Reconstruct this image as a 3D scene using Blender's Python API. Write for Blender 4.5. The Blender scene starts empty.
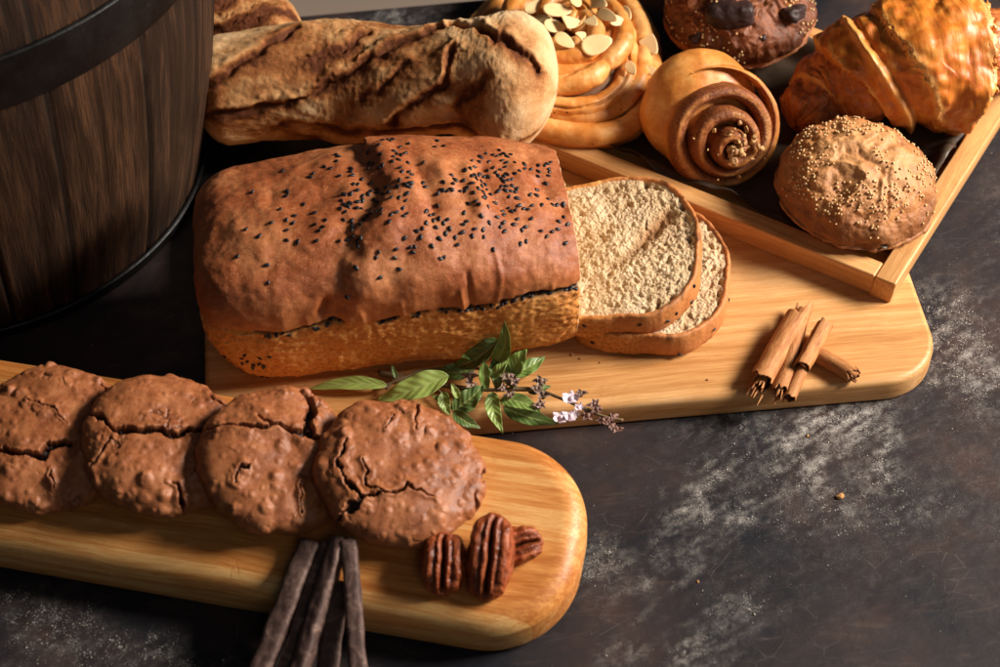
import bpy, math, random
import numpy as np
from mathutils import Matrix, Vector, Euler
random.seed(7); R0=np.random.default_rng(11)
sc=bpy.context.scene; COL=sc.collection; PI=math.pi
def rad(a): return math.radians(a)
# ------------------------------------------------------------ noise (numpy)
def _h(ix,iy,iz,s):
    n=(ix*374761393+iy*668265263+iz*2147483647+s*974634777)&0xffffffff
    n=((n^(n>>13))*1274126177)&0xffffffff; n=((n^(n>>16))*2246822519)&0xffffffff
    return (n^(n>>15))&0xffffffff
def perlin(P,s=0):
    P=np.asarray(P,float); I=np.floor(P).astype(np.int64); f=P-I; u=f*f*f*(f*(f*6-15)+10); r=0
    for a in (0,1):
        for b in (0,1):
            for c in (0,1):
                h=_h(I[:,0]+a,I[:,1]+b,I[:,2]+c,s)
                g=((h&1023)/511.5-1)*(f[:,0]-a)+(((h>>10)&1023)/511.5-1)*(f[:,1]-b)+(((h>>20)&1023)/511.5-1)*(f[:,2]-c)
                w=(u[:,0] if a else 1-u[:,0])*(u[:,1] if b else 1-u[:,1])*(u[:,2] if c else 1-u[:,2])
                r=r+w*g
    return r*1.1
def fbm(P,fr=1,oc=4,s=0,g=.5):
    P=np.asarray(P,float)*fr; r=0; a=1
    for i in range(oc): r=r+a*perlin(P,s+i*17); P=P*2.03; a*=g
    return r
def worley(P,fr=1,s=0):
    """F1, F2 and the id of the nearest cell"""
    P=np.asarray(P,float)*fr; I=np.floor(P).astype(np.int64); n=len(P)
    f1=np.full(n,9.); f2=np.full(n,9.); idd=np.zeros(n)
    for a in (-1,0,1):
        for b in (-1,0,1):
            for c in (-1,0,1):
                J=I+(a,b,c); h=_h(J[:,0],J[:,1],J[:,2],s); h2=_h(J[:,0],J[:,1],J[:,2],s+5)
                q=J+np.stack([(h&1023)/1023,((h>>10)&1023)/1023,((h>>20)&1023)/1023],1)
                d=np.sqrt(((P-q)**2).sum(1)); m=d<f1
                f2=np.where(m,f1,np.minimum(f2,d)); idd=np.where(m,(h2&4095)/4095,idd); f1=np.where(m,d,f1)
    return f1,f2,idd
def sst(a,b,x):
    t=np.clip((x-a)/(b-a),0,1); return t*t*(3-2*t)
def segd(Q,pl):
    """distance from points to a polyline (any dimension) and the position along it"""
    Q=np.asarray(Q,float); best=np.full(len(Q),1e9); par=np.zeros(len(Q)); pl=np.asarray(pl,float); m=len(pl)-1
    for i in range(m):
        a,b=pl[i],pl[i+1]; ab=b-a; t=np.clip(((Q-a)@ab)/max(ab@ab,1e-9),0,1)
        d=np.sqrt(((Q-a-t[:,None]*ab)**2).sum(1)); k=d<best
        par=np.where(k,(i+t)/m,par); best=np.where(k,d,best)
    return best,par
# ------------------------------------------------------------ meshes (modelled in cm, linked in m)
S=.01
def mesh(name,V,F,mat,parent=None,attr=None,vec=None,smooth=True,M=None,link=True):
    V=np.asarray(V,float); me=bpy.data.meshes.new(name)
    if isinstance(F,np.ndarray):
        k=F.shape[1]; me.vertices.add(len(V)); me.vertices.foreach_set('co',(V*S).ravel())
        me.loops.add(F.size); me.loops.foreach_set('vertex_index',F.astype(np.int32).ravel())
        me.polygons.add(len(F)); me.polygons.foreach_set('loop_start',np.arange(0,F.size,k,dtype=np.int32))
        me.polygons.foreach_set('loop_total',np.full(len(F),k,np.int32)); me.update(calc_edges=True)
    else:
        me.from_pydata([tuple(v*S) for v in V],[],[tuple(int(i) for i in f) for f in F]); me.update()
    me.validate()
    if smooth: me.polygons.foreach_set('use_smooth',np.ones(len(me.polygons),bool))
    if attr is not None:
        a=me.attributes.new('m','FLOAT_COLOR','POINT'); A=np.zeros((len(V),4)); A[:,:attr.shape[1]]=attr; A[:,3]=1
        a.data.foreach_set('color',A.ravel())
    if vec is not None:
        a=me.attributes.new('wc','FLOAT_VECTOR','POINT'); a.data.foreach_set('vector',np.asarray(vec,float).ravel())
    if mat: me.materials.append(mat)
    if not link: return me
    o=bpy.data.objects.new(name,me); COL.objects.link(o)
    if parent: o.parent=parent
    if M is not None: o.matrix_basis=M
    return o
def thing(name,label,cat,loc=(0,0,0),rot=(0,0,0),group=None,M=None):
    o=bpy.data.objects.new(name,None); COL.objects.link(o); o.empty_display_size=.01
    o.matrix_basis=M if M is not None else TR(loc,rot)
    o['label']=label; o['category']=cat
    if group: o['group']=group
    return o
def tag(o,label,cat,group=None):
    o['label']=label; o['category']=cat
    if group: o['group']=group
    return o
def TR(loc,rot=(0,0,0)):
    return Matrix.LocRotScale(Vector(loc)*S,Euler([rad(a) for a in rot]),None)
def ap(M,V):
    """apply a metre matrix to cm points"""
    A=np.array(M); return (np.asarray(V)*S@A[:3,:3].T+A[:3,3])/S
_qs={}
def qsphere(n):
    if n in _qs: return _qs[n]
    t=np.tan(np.linspace(-PI/4,PI/4,n+1)); a,b=np.meshgrid(t,t,indexing='ij'); a=a.ravel(); b=b.ravel(); o=np.ones_like(a)
    Vs=[];Fs=[]; i=np.arange((n+1)**2).reshape(n+1,n+1)
    q=np.stack([i[:-1,:-1].ravel(),i[1:,:-1].ravel(),i[1:,1:].ravel(),i[:-1,1:].ravel()],1)
    for k,(x,y,z) in enumerate(((o,a,b),(-o,-a,b),(-a,o,b),(a,-o,b),(a,b,o),(-a,b,-o))):
        Vs.append(np.stack([x,y,z],1)); Fs.append(q+k*(n+1)**2)
    V=np.concatenate(Vs); V/=np.linalg.norm(V,axis=1,keepdims=True); F=np.concatenate(Fs)
    _,ix,inv=np.unique(np.round(V,6),axis=0,return_index=True,return_inverse=True)
    inv=np.asarray(inv).ravel(); _qs[n]=(V[ix],inv[F]); return _qs[n]
def vnorm(V,F):
    e1=V[F[:,2]]-V[F[:,0]]; e2=V[F[:,3]]-V[F[:,1]] if F.shape[1]==4 else V[F[:,1]]-V[F[:,0]]
    fn=np.cross(e1,e2); N=np.zeros_like(V)
    for k in range(F.shape[1]): np.add.at(N,F[:,k],fn)
    return N/(np.linalg.norm(N,axis=1,keepdims=True)+1e-12)
def superq(d,n): return d/((np.abs(d)**n).sum(1,keepdims=True)**(1/n))
def catm(P,m):
    """smooth curve through points, m samples"""
    P=np.asarray(P,float); n=len(P); Q=np.vstack([2*P[0]-P[1],P,2*P[-1]-P[-2]])
    t=np.linspace(0,n-1-1e-9,m); i=t.astype(int); f=(t-i)[:,None]
    a,b,c,d=Q[i],Q[i+1],Q[i+2],Q[i+3]
    return .5*(2*b+(c-a)*f+(2*a-5*b+4*c-d)*f*f+(3*b-a-3*c+d)*f**3)
def frames(C,up=(0,0,1)):
    T=np.gradient(C,axis=0); T/=np.linalg.norm(T,axis=1,keepdims=True)+1e-12
    n=np.cross(T[0],up); 
    if np.linalg.norm(n)<1e-3: n=np.cross(T[0],(1,0,0))
    n/=np.linalg.norm(n); Ns=[n]
    for i in range(1,len(C)):
        n=Ns[-1]-T[i]*(Ns[-1]@T[i]); n/=np.linalg.norm(n); Ns.append(n)
    N=np.array(Ns); return T,N,np.cross(T,N)
def tube(C,r,k=12,sec=None,disp=None,up=(0,0,1)):
    """sweep a section along C; r scalar / array / function; returns V,F,(t,angle)"""
    C=np.asarray(C,float); m=len(C); T,N,B=frames(C,up); r=np.broadcast_to(np.asarray(r,float),(m,))
    a=np.arange(k)/k*2*PI; sx,sy=(np.cos(a),np.sin(a)) if sec is None else sec
    V=C[:,None]+r[:,None,None]*(sx[None,:,None]*N[:,None]+sy[None,:,None]*B[:,None])
    V=V.reshape(-1,3); i=np.arange(m*k).reshape(m,k)
    F=np.stack([i[:-1],np.roll(i[:-1],-1,1),np.roll(i[1:],-1,1),i[1:]],-1).reshape(-1,4)
    c0=len(V); V=np.vstack([V,C[0],C[-1]])
    cap0=np.stack([np.full(k,c0),np.roll(i[0],-1),i[0],np.full(k,c0)],1); cap1=np.stack([np.full(k,c0+1),i[-1],np.roll(i[-1],-1),np.full(k,c0+1)],1)
    Fl=[tuple(f) for f in F]+[tuple(f[:3]) for f in cap0]+[tuple(f[:3]) for f in cap1]
    uv=np.stack([np.repeat(np.linspace(0,1,m),k),np.tile(a,m)],1); uv=np.vstack([uv,[0,0],[1,0]])
    return V,Fl,uv
def join(parts):
    """[(V,F list)] -> one"""
    Vs=[];Fs=[];o=0
    for V,F in parts:
        Vs.append(V); Fs+= [tuple(int(j)+o for j in f) for f in F]; o+=len(V)
    return np.vstack(Vs),Fs
def box(x0,x1,y0,y1,z0,z1,bev=.1,seg=3):
    """rounded box as a superellipsoid-like bevelled block"""
    prof=[(bev*(1-math.sin(a)),bev*(1-math.cos(a))) for a in np.linspace(0,PI/2,seg+1)]  # (inset, height)
    rings=[(i,z0+h) for i,h in [(p[0],p[1]) for p in prof]]+[(i,z1-h) for i,h in [(p[0],p[1]) for p in prof[::-1]]]
    return rrect(x0,x1,y0,y1,bev*1.01,rings,4)
def rrect(x0,x1,y0,y1,r,rings,ns=12):
    V=[];k=0
    for ins,z in rings:
        rr=max(r-ins,.01); ring=[]
        for cx,cy,a0 in ((x1-r,y1-r,0),(x0+r,y1-r,90),(x0+r,y0+r,180),(x1-r,y0+r,270)):
            for a in np.linspace(rad(a0),rad(a0+90),ns+1): ring.append((cx+rr*math.cos(a),cy+rr*math.sin(a),z))
        k=len(ring); V+=ring
    F=[tuple(range(k))[::-1]]
    for j in range(len(rings)-1):
        for i in range(k): F.append((j*k+i,j*k+(i+1)%k,(j+1)*k+(i+1)%k,(j+1)*k+i))
    F.append(tuple((len(rings)-1)*k+i for i in range(k)))
    return np.array(V,float),F
# ------------------------------------------------------------ materials
def srgb(r,g,b):
    return tuple(((c/255)/12.92 if c/255<=.04045 else ((c/255+.055)/1.055)**2.4) for c in (r,g,b))+(1,)
class Mat:
    def __init__(s,name,rough=.6,spec=.4):
        s.m=bpy.data.materials.new(name); s.m.use_nodes=True; s.t=s.m.node_tree; s.b=s.t.nodes['Principled BSDF']
        s.b.inputs['Roughness'].default_value=rough; s.b.inputs['Specular IOR Level'].default_value=spec
        s.co=s.vmul(s.n('ShaderNodeTexCoord').outputs['Object'],(100,100,100))
    def n(s,ty,ins={},**pr):
        nd=s.t.nodes.new(ty)
        for k,v in pr.items(): setattr(nd,k,v)
        for k,v in ins.items():
            so=nd.inputs[k]
            if hasattr(v,'is_output'): s.t.links.new(v,so)
            else: so.default_value=v
        return nd
    def vmul(s,v,sc,add=(0,0,0)):
        return s.n('ShaderNodeVectorMath',{0:v,1:sc,2:add},operation='MULTIPLY_ADD').outputs[0]
    def m2(s,op,a,b=0,c=0,clamp=False):
        return s.n('ShaderNodeMath',{0:a,1:b,2:c},operation=op,use_clamp=clamp).outputs[0]
    def noise(s,sc,vec=None,det=4,ro=.55,dis=0):
        return s.n('ShaderNodeTexNoise',{'Vector':vec or s.co,'Scale':sc,'Detail':det,'Roughness':ro,'Distortion':dis}).outputs['Fac']
    def vor(s,sc,vec=None,feat='F1',out='Distance',rnd=1):
        return s.n('ShaderNodeTexVoronoi',{'Vector':vec or s.co,'Scale':sc,'Randomness':rnd},feature=feat).outputs[out]
    def ramp(s,f,st,interp='LINEAR'):
        nd=s.n('ShaderNodeValToRGB',{'Fac':f}); r=nd.color_ramp; r.interpolation=interp
        while len(r.elements)<len(st): r.elements.new(.5)
        for e,(p,c) in zip(r.elements,st): e.position=p; e.color=c if hasattr(c,'__len__') else (c,c,c,1)
        return nd.outputs['Color']
    def mr(s,f,a,b,c=0,d=1):
        return s.n('ShaderNodeMapRange',{'Value':f,'From Min':a,'From Max':b,'To Min':c,'To Max':d}).outputs[0]
    def mix(s,f,a,b,mode='MIX'):
        nd=s.n('ShaderNodeMix',data_type='RGBA',blend_type=mode)
        for k,v in ((0,f),(6,a),(7,b)):
            if hasattr(v,'is_output'): s.t.links.new(v,nd.inputs[k])
            else: nd.inputs[k].default_value=v
        return nd.outputs[2]
    def attr(s,name='m'):
        a=s.n('ShaderNodeAttribute'); a.attribute_name=name; return a
    def rgb(s):
        sp=s.n('ShaderNodeSeparateColor',{'Color':s.attr().outputs['Color']}); return sp.outputs
    def bump(s,h,st=.5,dist=.1,nrm=None):
        ins={'Height':h,'Strength':st,'Distance':dist*S}
        if nrm: ins['Normal']=nrm
        return s.n('ShaderNodeBump',ins).outputs[0]
    def out(s,color=None,rough=None,nrm=None,**kw):
        for k,v in (('Base Color',color),('Roughness',rough),('Normal',nrm)):
            if v is None: continue
            if hasattr(v,'is_output'): s.t.links.new(v,s.b.inputs[k])
            else: s.b.inputs[k].default_value=v
        for k,v in kw.items(): s.b.inputs[k.replace('_',' ')].default_value=v
        return s.m
def wood(name,lo,mid,hi,strip=2.1,axis=0,tint=.5,rough=.42,gs=1.0,knots=True):
    m=Mat(name,rough,.35); k=(.07,1.9,1.9) if axis==0 else (1.9,.07,1.9)
    info=m.n('ShaderNodeObjectInfo').outputs['Random']; off=m.vmul(m.n('ShaderNodeCombineXYZ',{0:info,1:info,2:info}).outputs[0],(97,53,31))
    base=m.n('ShaderNodeVectorMath',{0:m.co,1:off},operation='ADD').outputs[0]
    warp=m.noise(.12,base,2); wv=m.n('ShaderNodeCombineXYZ',{0:warp,1:warp,2:warp}).outputs[0]
    b2=m.n('ShaderNodeVectorMath',{0:base,1:m.vmul(wv,(.9,.9,.9))},operation='ADD').outputs[0]
    g1=m.noise(1.0*gs,m.vmul(b2,k),6,.62); g2=m.noise(5.0*gs,m.vmul(b2,k),5,.7); 
    sep=m.n('ShaderNodeSeparateXYZ',{0:base}).outputs; c=sep[1] if axis==0 else sep[0]
    idx=m.m2('FLOOR',m.m2('DIVIDE',c,strip)); wn=m.n('ShaderNodeTexWhiteNoise',{'W':idx},noise_dimensions='1D').outputs['Value']
    f=m.m2('ADD',m.m2('MULTIPLY',g1,1.0),m.m2('ADD',m.m2('MULTIPLY',m.m2('SUBTRACT',wn,.5),tint*.35),m.m2('MULTIPLY',m.m2('SUBTRACT',g2,.5),.75)))
    col=m.ramp(f,[(.28,lo),(.5,mid),(.72,hi)])
    fine=m.noise(22*gs,m.vmul(b2,(.05,1,1) if axis==0 else (1,.05,1)),3,.8)
    col=m.mix(m.mr(fine,.42,.62,.32,0),col,lo)
    if knots:
        nd=m.noise(.55,m.vmul(base,(1.0,.6,.6) if axis==0 else (.6,1,.6)),3,.6); kk=m.mr(nd,.66,.74)
        kn=m.m2('MULTIPLY',kk,m.mr(m.noise(9,m.vmul(base,(1,.35,.6))),.42,.6)); col=m.mix(m.m2('MULTIPLY',kn,.55),col,lo)
    pore=m.noise(30,m.vmul(base,(.06,1,1) if axis==0 else (1,.06,1)),2,.5)
    rv=m.n('ShaderNodeVectorRotate',{0:m.co,'Angle':.5},rotation_type='Z_AXIS').outputs[0]; sc1=m.vor(1,m.vmul(rv,(.10,.8,.3)),'DISTANCE_TO_EDGE'); rv2=m.n('ShaderNodeVectorRotate',{0:m.co,'Angle':-1.1},rotation_type='Z_AXIS').outputs[0]; sc2=m.vor(1,m.vmul(rv2,(.13,1.1,.3)),'DISTANCE_TO_EDGE')
    scr=m.m2('MULTIPLY',m.m2('MAXIMUM',m.mr(sc1,.0,.010,1,0),m.mr(sc2,.0,.010,1,0)),m.mr(m.noise(.5,None,3),.52,.6)); col=m.mix(m.m2('MULTIPLY',scr,.28),col,lo)
    st=m.mr(m.noise(.28,None,5,.6),.58,.72); col=m.mix(m.m2('MULTIPLY',st,.22),col,lo)
    return m.out(col,m.mr(g2,.3,.7,rough+.1,rough-.08),m.bump(m.m2('SUBTRACT',m.m2('ADD',g2,m.m2('MULTIPLY',pore,.8)),scr),.18,.06))
# ------------------------------------------------------------ the table top with its flour
TA=8.4
def flour(X,Y):
    """R soft dust, G grains"""
    D=np.zeros_like(X); G=np.zeros_like(X); P=np.stack([X,Y,0*X],1)
    wx=X+1.6*fbm(P,.35,4,3); wy=Y+1.6*fbm(P,.35,4,9)
    def blob(cx,cy,rx,ry,ang,a,g):
        nonlocal D,G
        c,s=math.cos(rad(ang)),math.sin(rad(ang)); dx,dy=wx-cx,wy-cy
        q=((dx*c+dy*s)/rx)**2+((-dx*s+dy*c)/ry)**2; e=np.exp(-q*1.2); D+=a*e; G+=g*e
    for b in ((18.6,-7.6,3.6,1.5,15,.62,.6),(20.3,-6.4,1.8,1.5,0,.38,.3),(17.2,-9.6,1.0,2.0,20,.5,.4),(21.6,-9.6,.7,2.8,-25,.34,.5),(14.5,-6.6,4,1.3,5,.2,.4),
              (11.3,-12.6,.7,2.2,-28,.42,.5),(10.2,-13.9,2.6,.6,38,.22,.2),(8.6,-17.4,3.6,.55,36,.2,.3),(7.4,-15.6,3,.5,38,.16,.2),
              (13.2,-13.2,.8,.4,20,.4,.3),(16.5,-11.5,5,2.2,0,.1,.4),(22,-11.5,2.2,.5,-60,.2,.6),(13,-9.8,2.4,.5,10,.24,.3),(19.5,-13.5,6,1.5,10,.06,.3),
              (10.3,-22.2,2.0,1.2,20,.5,.8),(12.5,-19.6,2.2,1.2,10,.14,.7),(5.2,-16.8,1.4,1.8,0,.2,.9),(6.4,-22.2,1.2,.9,0,.28,.5),
              (-23.5,-20.5,3.0,1.6,-10,.14,1.5),(-18,-22.3,4.2,1.4,-5,.10,1.2),(-25,-24.5,6,2,0,.08,1.0),(-13,-23.5,3,1.5,0,.12,.7),(-27,-18.6,2,1,0,.1,.8),
              (27.3,.5,2.4,4,0,.2,1.0),(29,-3.0,3,2.4,30,.22,.7),(25.5,-.5,.8,3,-10,.24,.8),(33,10,3,6,0,.08,.4),(30,-12,3,5,0,.05,.3),
              (-7.5,30.2,3.2,.8,8,.5,.6),(-3,29.5,2,1,0,.4,.5),(-2.5,-9.8,6,1.6,0,.05,.3),(18,-14,12,8,0,.035,.4),(28,-3,7,8,0,.05,.35)): blob(*b)
    # swept streaks where a hand wiped the flour
    for a,b,w,k in (((6,-19),(16,-11.2),.35,.22),((7,-20.4),(13,-15),.22,.2),((15.5,-10.5),(19.8,-9.4),.3,.35),((9.2,-12),(12.3,-10.9),.3,.35),((17,-7.5),(21.5,-12),.3,.2),((26,-13.5),(20,-11),.8,.05),((9,-16),(15,-13.5),.18,.15)):
        d,_=segd(np.stack([X,Y],1),[a,b]); D+=k*np.exp(-(d/w)**2)*(.5+fbm(P,1.2,3,4))
    D=D*1.0; c,s=math.cos(rad(35)),math.sin(rad(35)); st=fbm(np.stack([(X*c+Y*s)*.25,(-X*s+Y*c)*2.2,0*X],1),1,4,21)
    D=D*np.clip(.6+1.5*st+1.1*fbm(P,.7,5,31)+1.2*fbm(P,2.6,3,33),0,2.4); G=G*np.clip(.6+1.6*fbm(P,1.4,3,41),0,3)
    return np.clip(D,0,1),np.clip(G,0,1)
def make_table():
    xs=np.concatenate([np.linspace(-70,-34,10),np.linspace(-33.8,40,300),np.linspace(41,75,10)])
    ys=np.concatenate([np.linspace(-60,-32,8),np.linspace(-31.8,32.1,270)]); nx,ny=len(xs),len(ys)
    X,Y=np.meshgrid(xs,ys,indexing='ij'); X=X.ravel();Y=Y.ravel()
    c,s=math.cos(rad(TA)),math.sin(rad(TA)); D,G=flour(X*c-Y*s,X*s+Y*c)
    V=np.stack([X,Y,0*X],1); i=np.arange(nx*ny).reshape(nx,ny)
    F=[tuple(q) for q in np.stack([i[:-1,:-1].ravel(),i[1:,:-1].ravel(),i[1:,1:].ravel(),i[:-1,1:].ravel()],1)]
    B,BF=rrect(-70,75,-60,32.1,.5,[(.0,-4),(0,-.02)],2); n=len(V)
    V=np.vstack([V,B]); F+=[tuple(a+n for a in f) for f in BF[:-1]]
    A=np.zeros((len(V),3)); A[:n,0]=D; A[:n,1]=G
    m=Mat('table_paint',.6,.22); r=m.rgb()
    big=m.noise(.09,None,5,.6,.6); med=m.noise(.5,None,6,.65,.8)
    st=m.noise(.6,m.vmul(m.co,(.35,1.6,1)),6,.7,1.5)
    col=m.ramp(big,[(.38,srgb(28,29,35)),(.5,srgb(49,41,41)),(.62,srgb(68,53,49))])
    col=m.mix(m.mr(med,.35,.68,.0,.75),col,srgb(38,35,38)); col=m.mix(m.mr(st,.56,.7,0,.4),col,srgb(84,69,64))
    sc1=m.vor(.55,m.vmul(m.co,(1,1.7,1)),'DISTANCE_TO_EDGE'); scr=m.m2('MULTIPLY',m.mr(sc1,0,.012,1,0),m.mr(m.noise(.35,None,2),.55,.62))
    col=m.mix(m.m2('MULTIPLY',scr,.35),col,srgb(120,112,110))
    g1=m.noise(8,None,3,.9); g2=m.noise(1.6,None,6,.7,.5)
    soft=m.m2('MULTIPLY',r[0],m.m2('ADD',m.mr(g2,.42,.64,.05,1.1),m.mr(g1,.42,.6,-.12,.32)),clamp=True)
    grain=m.m2('MULTIPLY',m.mr(g1,.54,.66),m.m2('MULTIPLY',r[0],1.6),clamp=True)
    v1=m.vor(4.2); v2=m.vor(9.0)
    s1=m.m2('LESS_THAN',v1,m.m2('MULTIPLY',m.m2('ADD',r[1],.05),.17)); s2=m.m2('LESS_THAN',v2,m.m2('MULTIPLY',m.m2('ADD',r[1],m.m2('MULTIPLY_ADD',r[0],.8,.04)),.26))
    tot=m.m2('MAXIMUM',m.m2('MULTIPLY_ADD',soft,.8,m.m2('MULTIPLY',grain,.5)),m.m2('MULTIPLY',m.m2('MAXIMUM',s1,m.m2('MULTIPLY',s2,.7)),.75),clamp=True)
    col=m.mix(tot,col,srgb(196,188,180))
    h=m.m2('ADD',m.m2('MULTIPLY',st,.6),m.m2('MULTIPLY_ADD',med,.8,m.m2('MULTIPLY',tot,.5)))
    m.out(col,m.m2('MULTIPLY_ADD',tot,.4,m.mr(med,.3,.7,.42,.62)),m.bump(h,.55,.09))
    o=mesh('table',V,F,m.m,attr=A,smooth=False,M=TR((0,0,0),(0,0,TA))); o['kind']='structure'
    # loose grains as real specks: nobody could count them
    rg=np.random.default_rng(3); parts=[]; oc=np.array([[1,0,0],[-1,0,0],[0,1,0],[0,-1,0],[0,0,1],[0,0,-1.]]); of=[(0,2,4),(2,1,4),(1,3,4),(3,0,4),(2,0,5),(1,2,5),(3,1,5),(0,3,5)]
    X=rg.uniform(-32,38,60000); Y=rg.uniform(-26,31,60000); D,G=flour(X,Y); keep=np.where(rg.random(60000)<.003+.22*G**1.5)[0]
    for k in keep[:5200]:
        s_=.022*math.exp(rg.normal(0,.45)); s_=min(s_,.085)
        parts.append((oc*s_*rg.uniform(.6,1.3,(6,1))+(X[k],Y[k],s_*.4),of))
    V,F=join(parts); fm=Mat('flour',.9,.1); fm.out(srgb(215,205,190)); o=mesh('flour_grains',V,F,fm.m); o['kind']='stuff'
make_table()
# far floor beyond the table edge
V,F=rrect(-400,400,-300,700,1,[(0,-80),(0,-75)],2); fm=Mat('floor_tone',.8,.2)
o=mesh('floor',V,F,fm.out(fm.mix(fm.noise(.01),srgb(186,164,146),srgb(152,136,124))),smooth=False); o['kind']='structure'
# ------------------------------------------------------------ boards
bamboo=wood('bamboo',srgb(176,104,46),srgb(214,146,78),srgb(238,190,122),1.25,0,1.15)
oak=wood('board_wood',srgb(182,124,68),srgb(212,157,98),srgb(230,182,126),3.4,0,.5,gs=.8,knots=True)
def rings(h,rt,rb,n=6,ch=1.0):
    R=[(rb*(1-math.sin(a)),rb*(1-math.cos(a))) for a in np.linspace(0,PI/2,5)]
    R+=[(rt*ch*(1-math.cos(a)),h-rt*(1-math.sin(a))) for a in np.linspace(0,PI/2,n+1)]
    return R
FBM=TR((3.3,-23.2,0),(10.5,0,0)); FBM=TR((3.3,-23.2,0)) @ (Matrix.Rotation(rad(-11.5),4,'Z')@Matrix.Rotation(rad(10.5),4,'X'))
V,F=rrect(-42,0,0,11.4,4.9,rings(3.0,1.15,.35,7,1.15),18)
def smart(o,ang=28):
    bpy.context.view_layer.objects.active=o; o.select_set(True); bpy.ops.object.shade_smooth_by_angle(angle=rad(ang)); o.select_set(False)
o=mesh('cutting_board',V,F,bamboo,M=FBM); smart(o,14)
tag(o,'thick pale bamboo board with round corners, carrying the chocolate cookies','board','wooden cutting boards')
BBM=TR((0,-7.82,0),(0,0,6.4))
V,F=rrect(-16.6,26.0,0,22.6,3.6,rings(1.8,.4,.3,5),14)
o=mesh('cutting_board',V,F,oak,M=BBM); smart(o,30)
tag(o,'thin wide wooden board lying under the seeded loaf and the cinnamon','board','wooden cutting boards')
# ------------------------------------------------------------ bamboo tray
TRM=TR((23.35,.7,1.8),(0,0,-31))       # local -x runs along the near wall, +y into the tray
tray=thing('serving_tray','shallow bamboo tray full of sweet buns at the back right','tray',M=TRM)
tw=wood('tray_bamboo',srgb(176,118,66),srgb(206,150,92),srgb(226,174,114),5,0,.4,gs=1.4,knots=False)
tw2=wood('tray_bamboo_cross',srgb(176,118,66),srgb(206,150,92),srgb(226,174,114),5,1,.4,gs=1.4,knots=False)
H=1.7; LT=34.8; DT=19.6; th=1.35
def wallpiece(x0,x1,y0,y1,out,mat):
    """out = (dx, dy): how the foot is drawn in, so that the wall flares"""
    V,F=box(x0,x1,y0,y1,0,H,.13,3); V=V.copy(); k=(1-V[:,2]/H); V[:,0]+=out[0]*k; V[:,1]+=out[1]*k
    o=mesh('wall',V,F,mat,tray); smart(o,35); return o
wallpiece(-LT+th,-th-.02,0,th,(0,.12),tw); wallpiece(-LT+th,-th-.02,DT-th,DT,(0,-.12),tw)
wallpiece(-th,0,0,DT,(-.12,0),tw2); wallpiece(-LT,-LT+th-.02,0,DT,(.12,0),tw2)
V,F=box(-LT+.9,-.9,.9,DT-.9,.15,.6,.05,2); mesh('base',V,F,tw,tray,smooth=False)
# crumpled brown baking paper in the tray
g=np.linspace(0,1,90); X,Y=np.meshgrid(g,g,indexing='ij'); X=(-LT+1.9+X*(LT-3.4)).ravel(); Y=(1.7+Y*(DT-3.3)).ravel(); P=np.stack([X,Y,0*X],1)
f1,f2,_=worley(P,.3,5); Z=.7+.2*np.abs(fbm(P,.3,3,2))+.28*(f2-f1)
dr=np.minimum(np.minimum(-X-1.5,X+LT-1.9),np.minimum(Y-1.7,DT-1.6-Y)); up=np.exp(-(dr/.9)**2)*np.clip(1.0+2.2*fbm(P,.18,3,8),0,1.7); Z=Z+up
i=np.arange(90*90).reshape(90,90); F=np.stack([i[:-1,:-1].ravel(),i[1:,:-1].ravel(),i[1:,1:].ravel(),i[:-1,1:].ravel()],1)
pm=Mat('baking_paper',.5,.4); o=mesh('baking_paper',np.stack([X,Y,Z],1),F,pm.out(pm.mix(pm.noise(.8),srgb(56,43,33),srgb(78,62,48)),nrm=pm.bump(pm.noise(2.5),.3,.1)),M=TRM)
md=o.modifiers.new('thick','SOLIDIFY'); md.thickness=.0002
tag(o,'crumpled brown baking paper lining the tray under the sweet buns','paper')
# ------------------------------------------------------------ barrel
BX,BY=-35.1,14.4
barrel=thing('wooden_barrel','dark old oak barrel with iron hoops standing behind the cookies','barrel',(BX,BY,0))
def bR(z): u=(z-24)/24; return 18.6-3.0*np.clip(u*u,0,2)-.25*np.abs(u)
NS=22; nt=NS*26; nz=120; zs=np.linspace(0,47,nz); ts=np.arange(nt)/nt*2*PI
T,Z=np.meshgrid(ts,zs,indexing='ij'); T=T.ravel();Z=Z.ravel()
wob=.25*np.sin(T*NS/2+.7)*0; sid=np.floor(T/(2*PI)*NS+.18*np.sin(T*5)).astype(int); fr=(T/(2*PI)*NS+.18*np.sin(T*5))%1
gap=np.minimum(fr,1-fr); R_=bR(Z)-.28*np.exp(-(gap/.018)**2)+.06*perlin(np.stack([sid*3.3,0*Z,0*Z],1),3)
P=np.stack([T*17*1.5,Z*.12,0*Z],1); R_=R_+.05*fbm(P,1,4,4)
V=np.stack([R_*np.cos(T),R_*np.sin(T),Z],1); i=np.arange(nt*nz).reshape(nt,nz); j=np.roll(i,-1,0)
F=np.stack([i[:,:-1].ravel(),j[:,:-1].ravel(),j[:,1:].ravel(),i[:,1:].ravel()],1)
wc=np.stack([T*17,Z,sid*7.31],1); at_=np.stack([np.exp(-(gap/.026)**2),((sid*37)%11)/10.,0*Z],1)
F=[tuple(q) for q in F]; F.append(tuple(int(a) for a in i[:,-1])); F.append(tuple(int(a) for a in i[::-1,0]))
m=Mat('barrel_oak',.5,.4); w=m.attr('wc').outputs['Vector']; r=m.rgb()
g1=m.noise(1,m.vmul(w,(1.5,.13,1)),7,.68,.6); g2=m.noise(1,m.vmul(w,(8,.35,1)),5,.75); g3=m.noise(1,m.vmul(w,(.35,.12,1)),3,.5)
col=m.ramp(m.m2('ADD',g1,m.m2('MULTIPLY_ADD',r[1],.14,-.07)),[(.3,srgb(15,9,6)),(.5,srgb(46,28,16)),(.72,srgb(92,59,34))])
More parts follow.
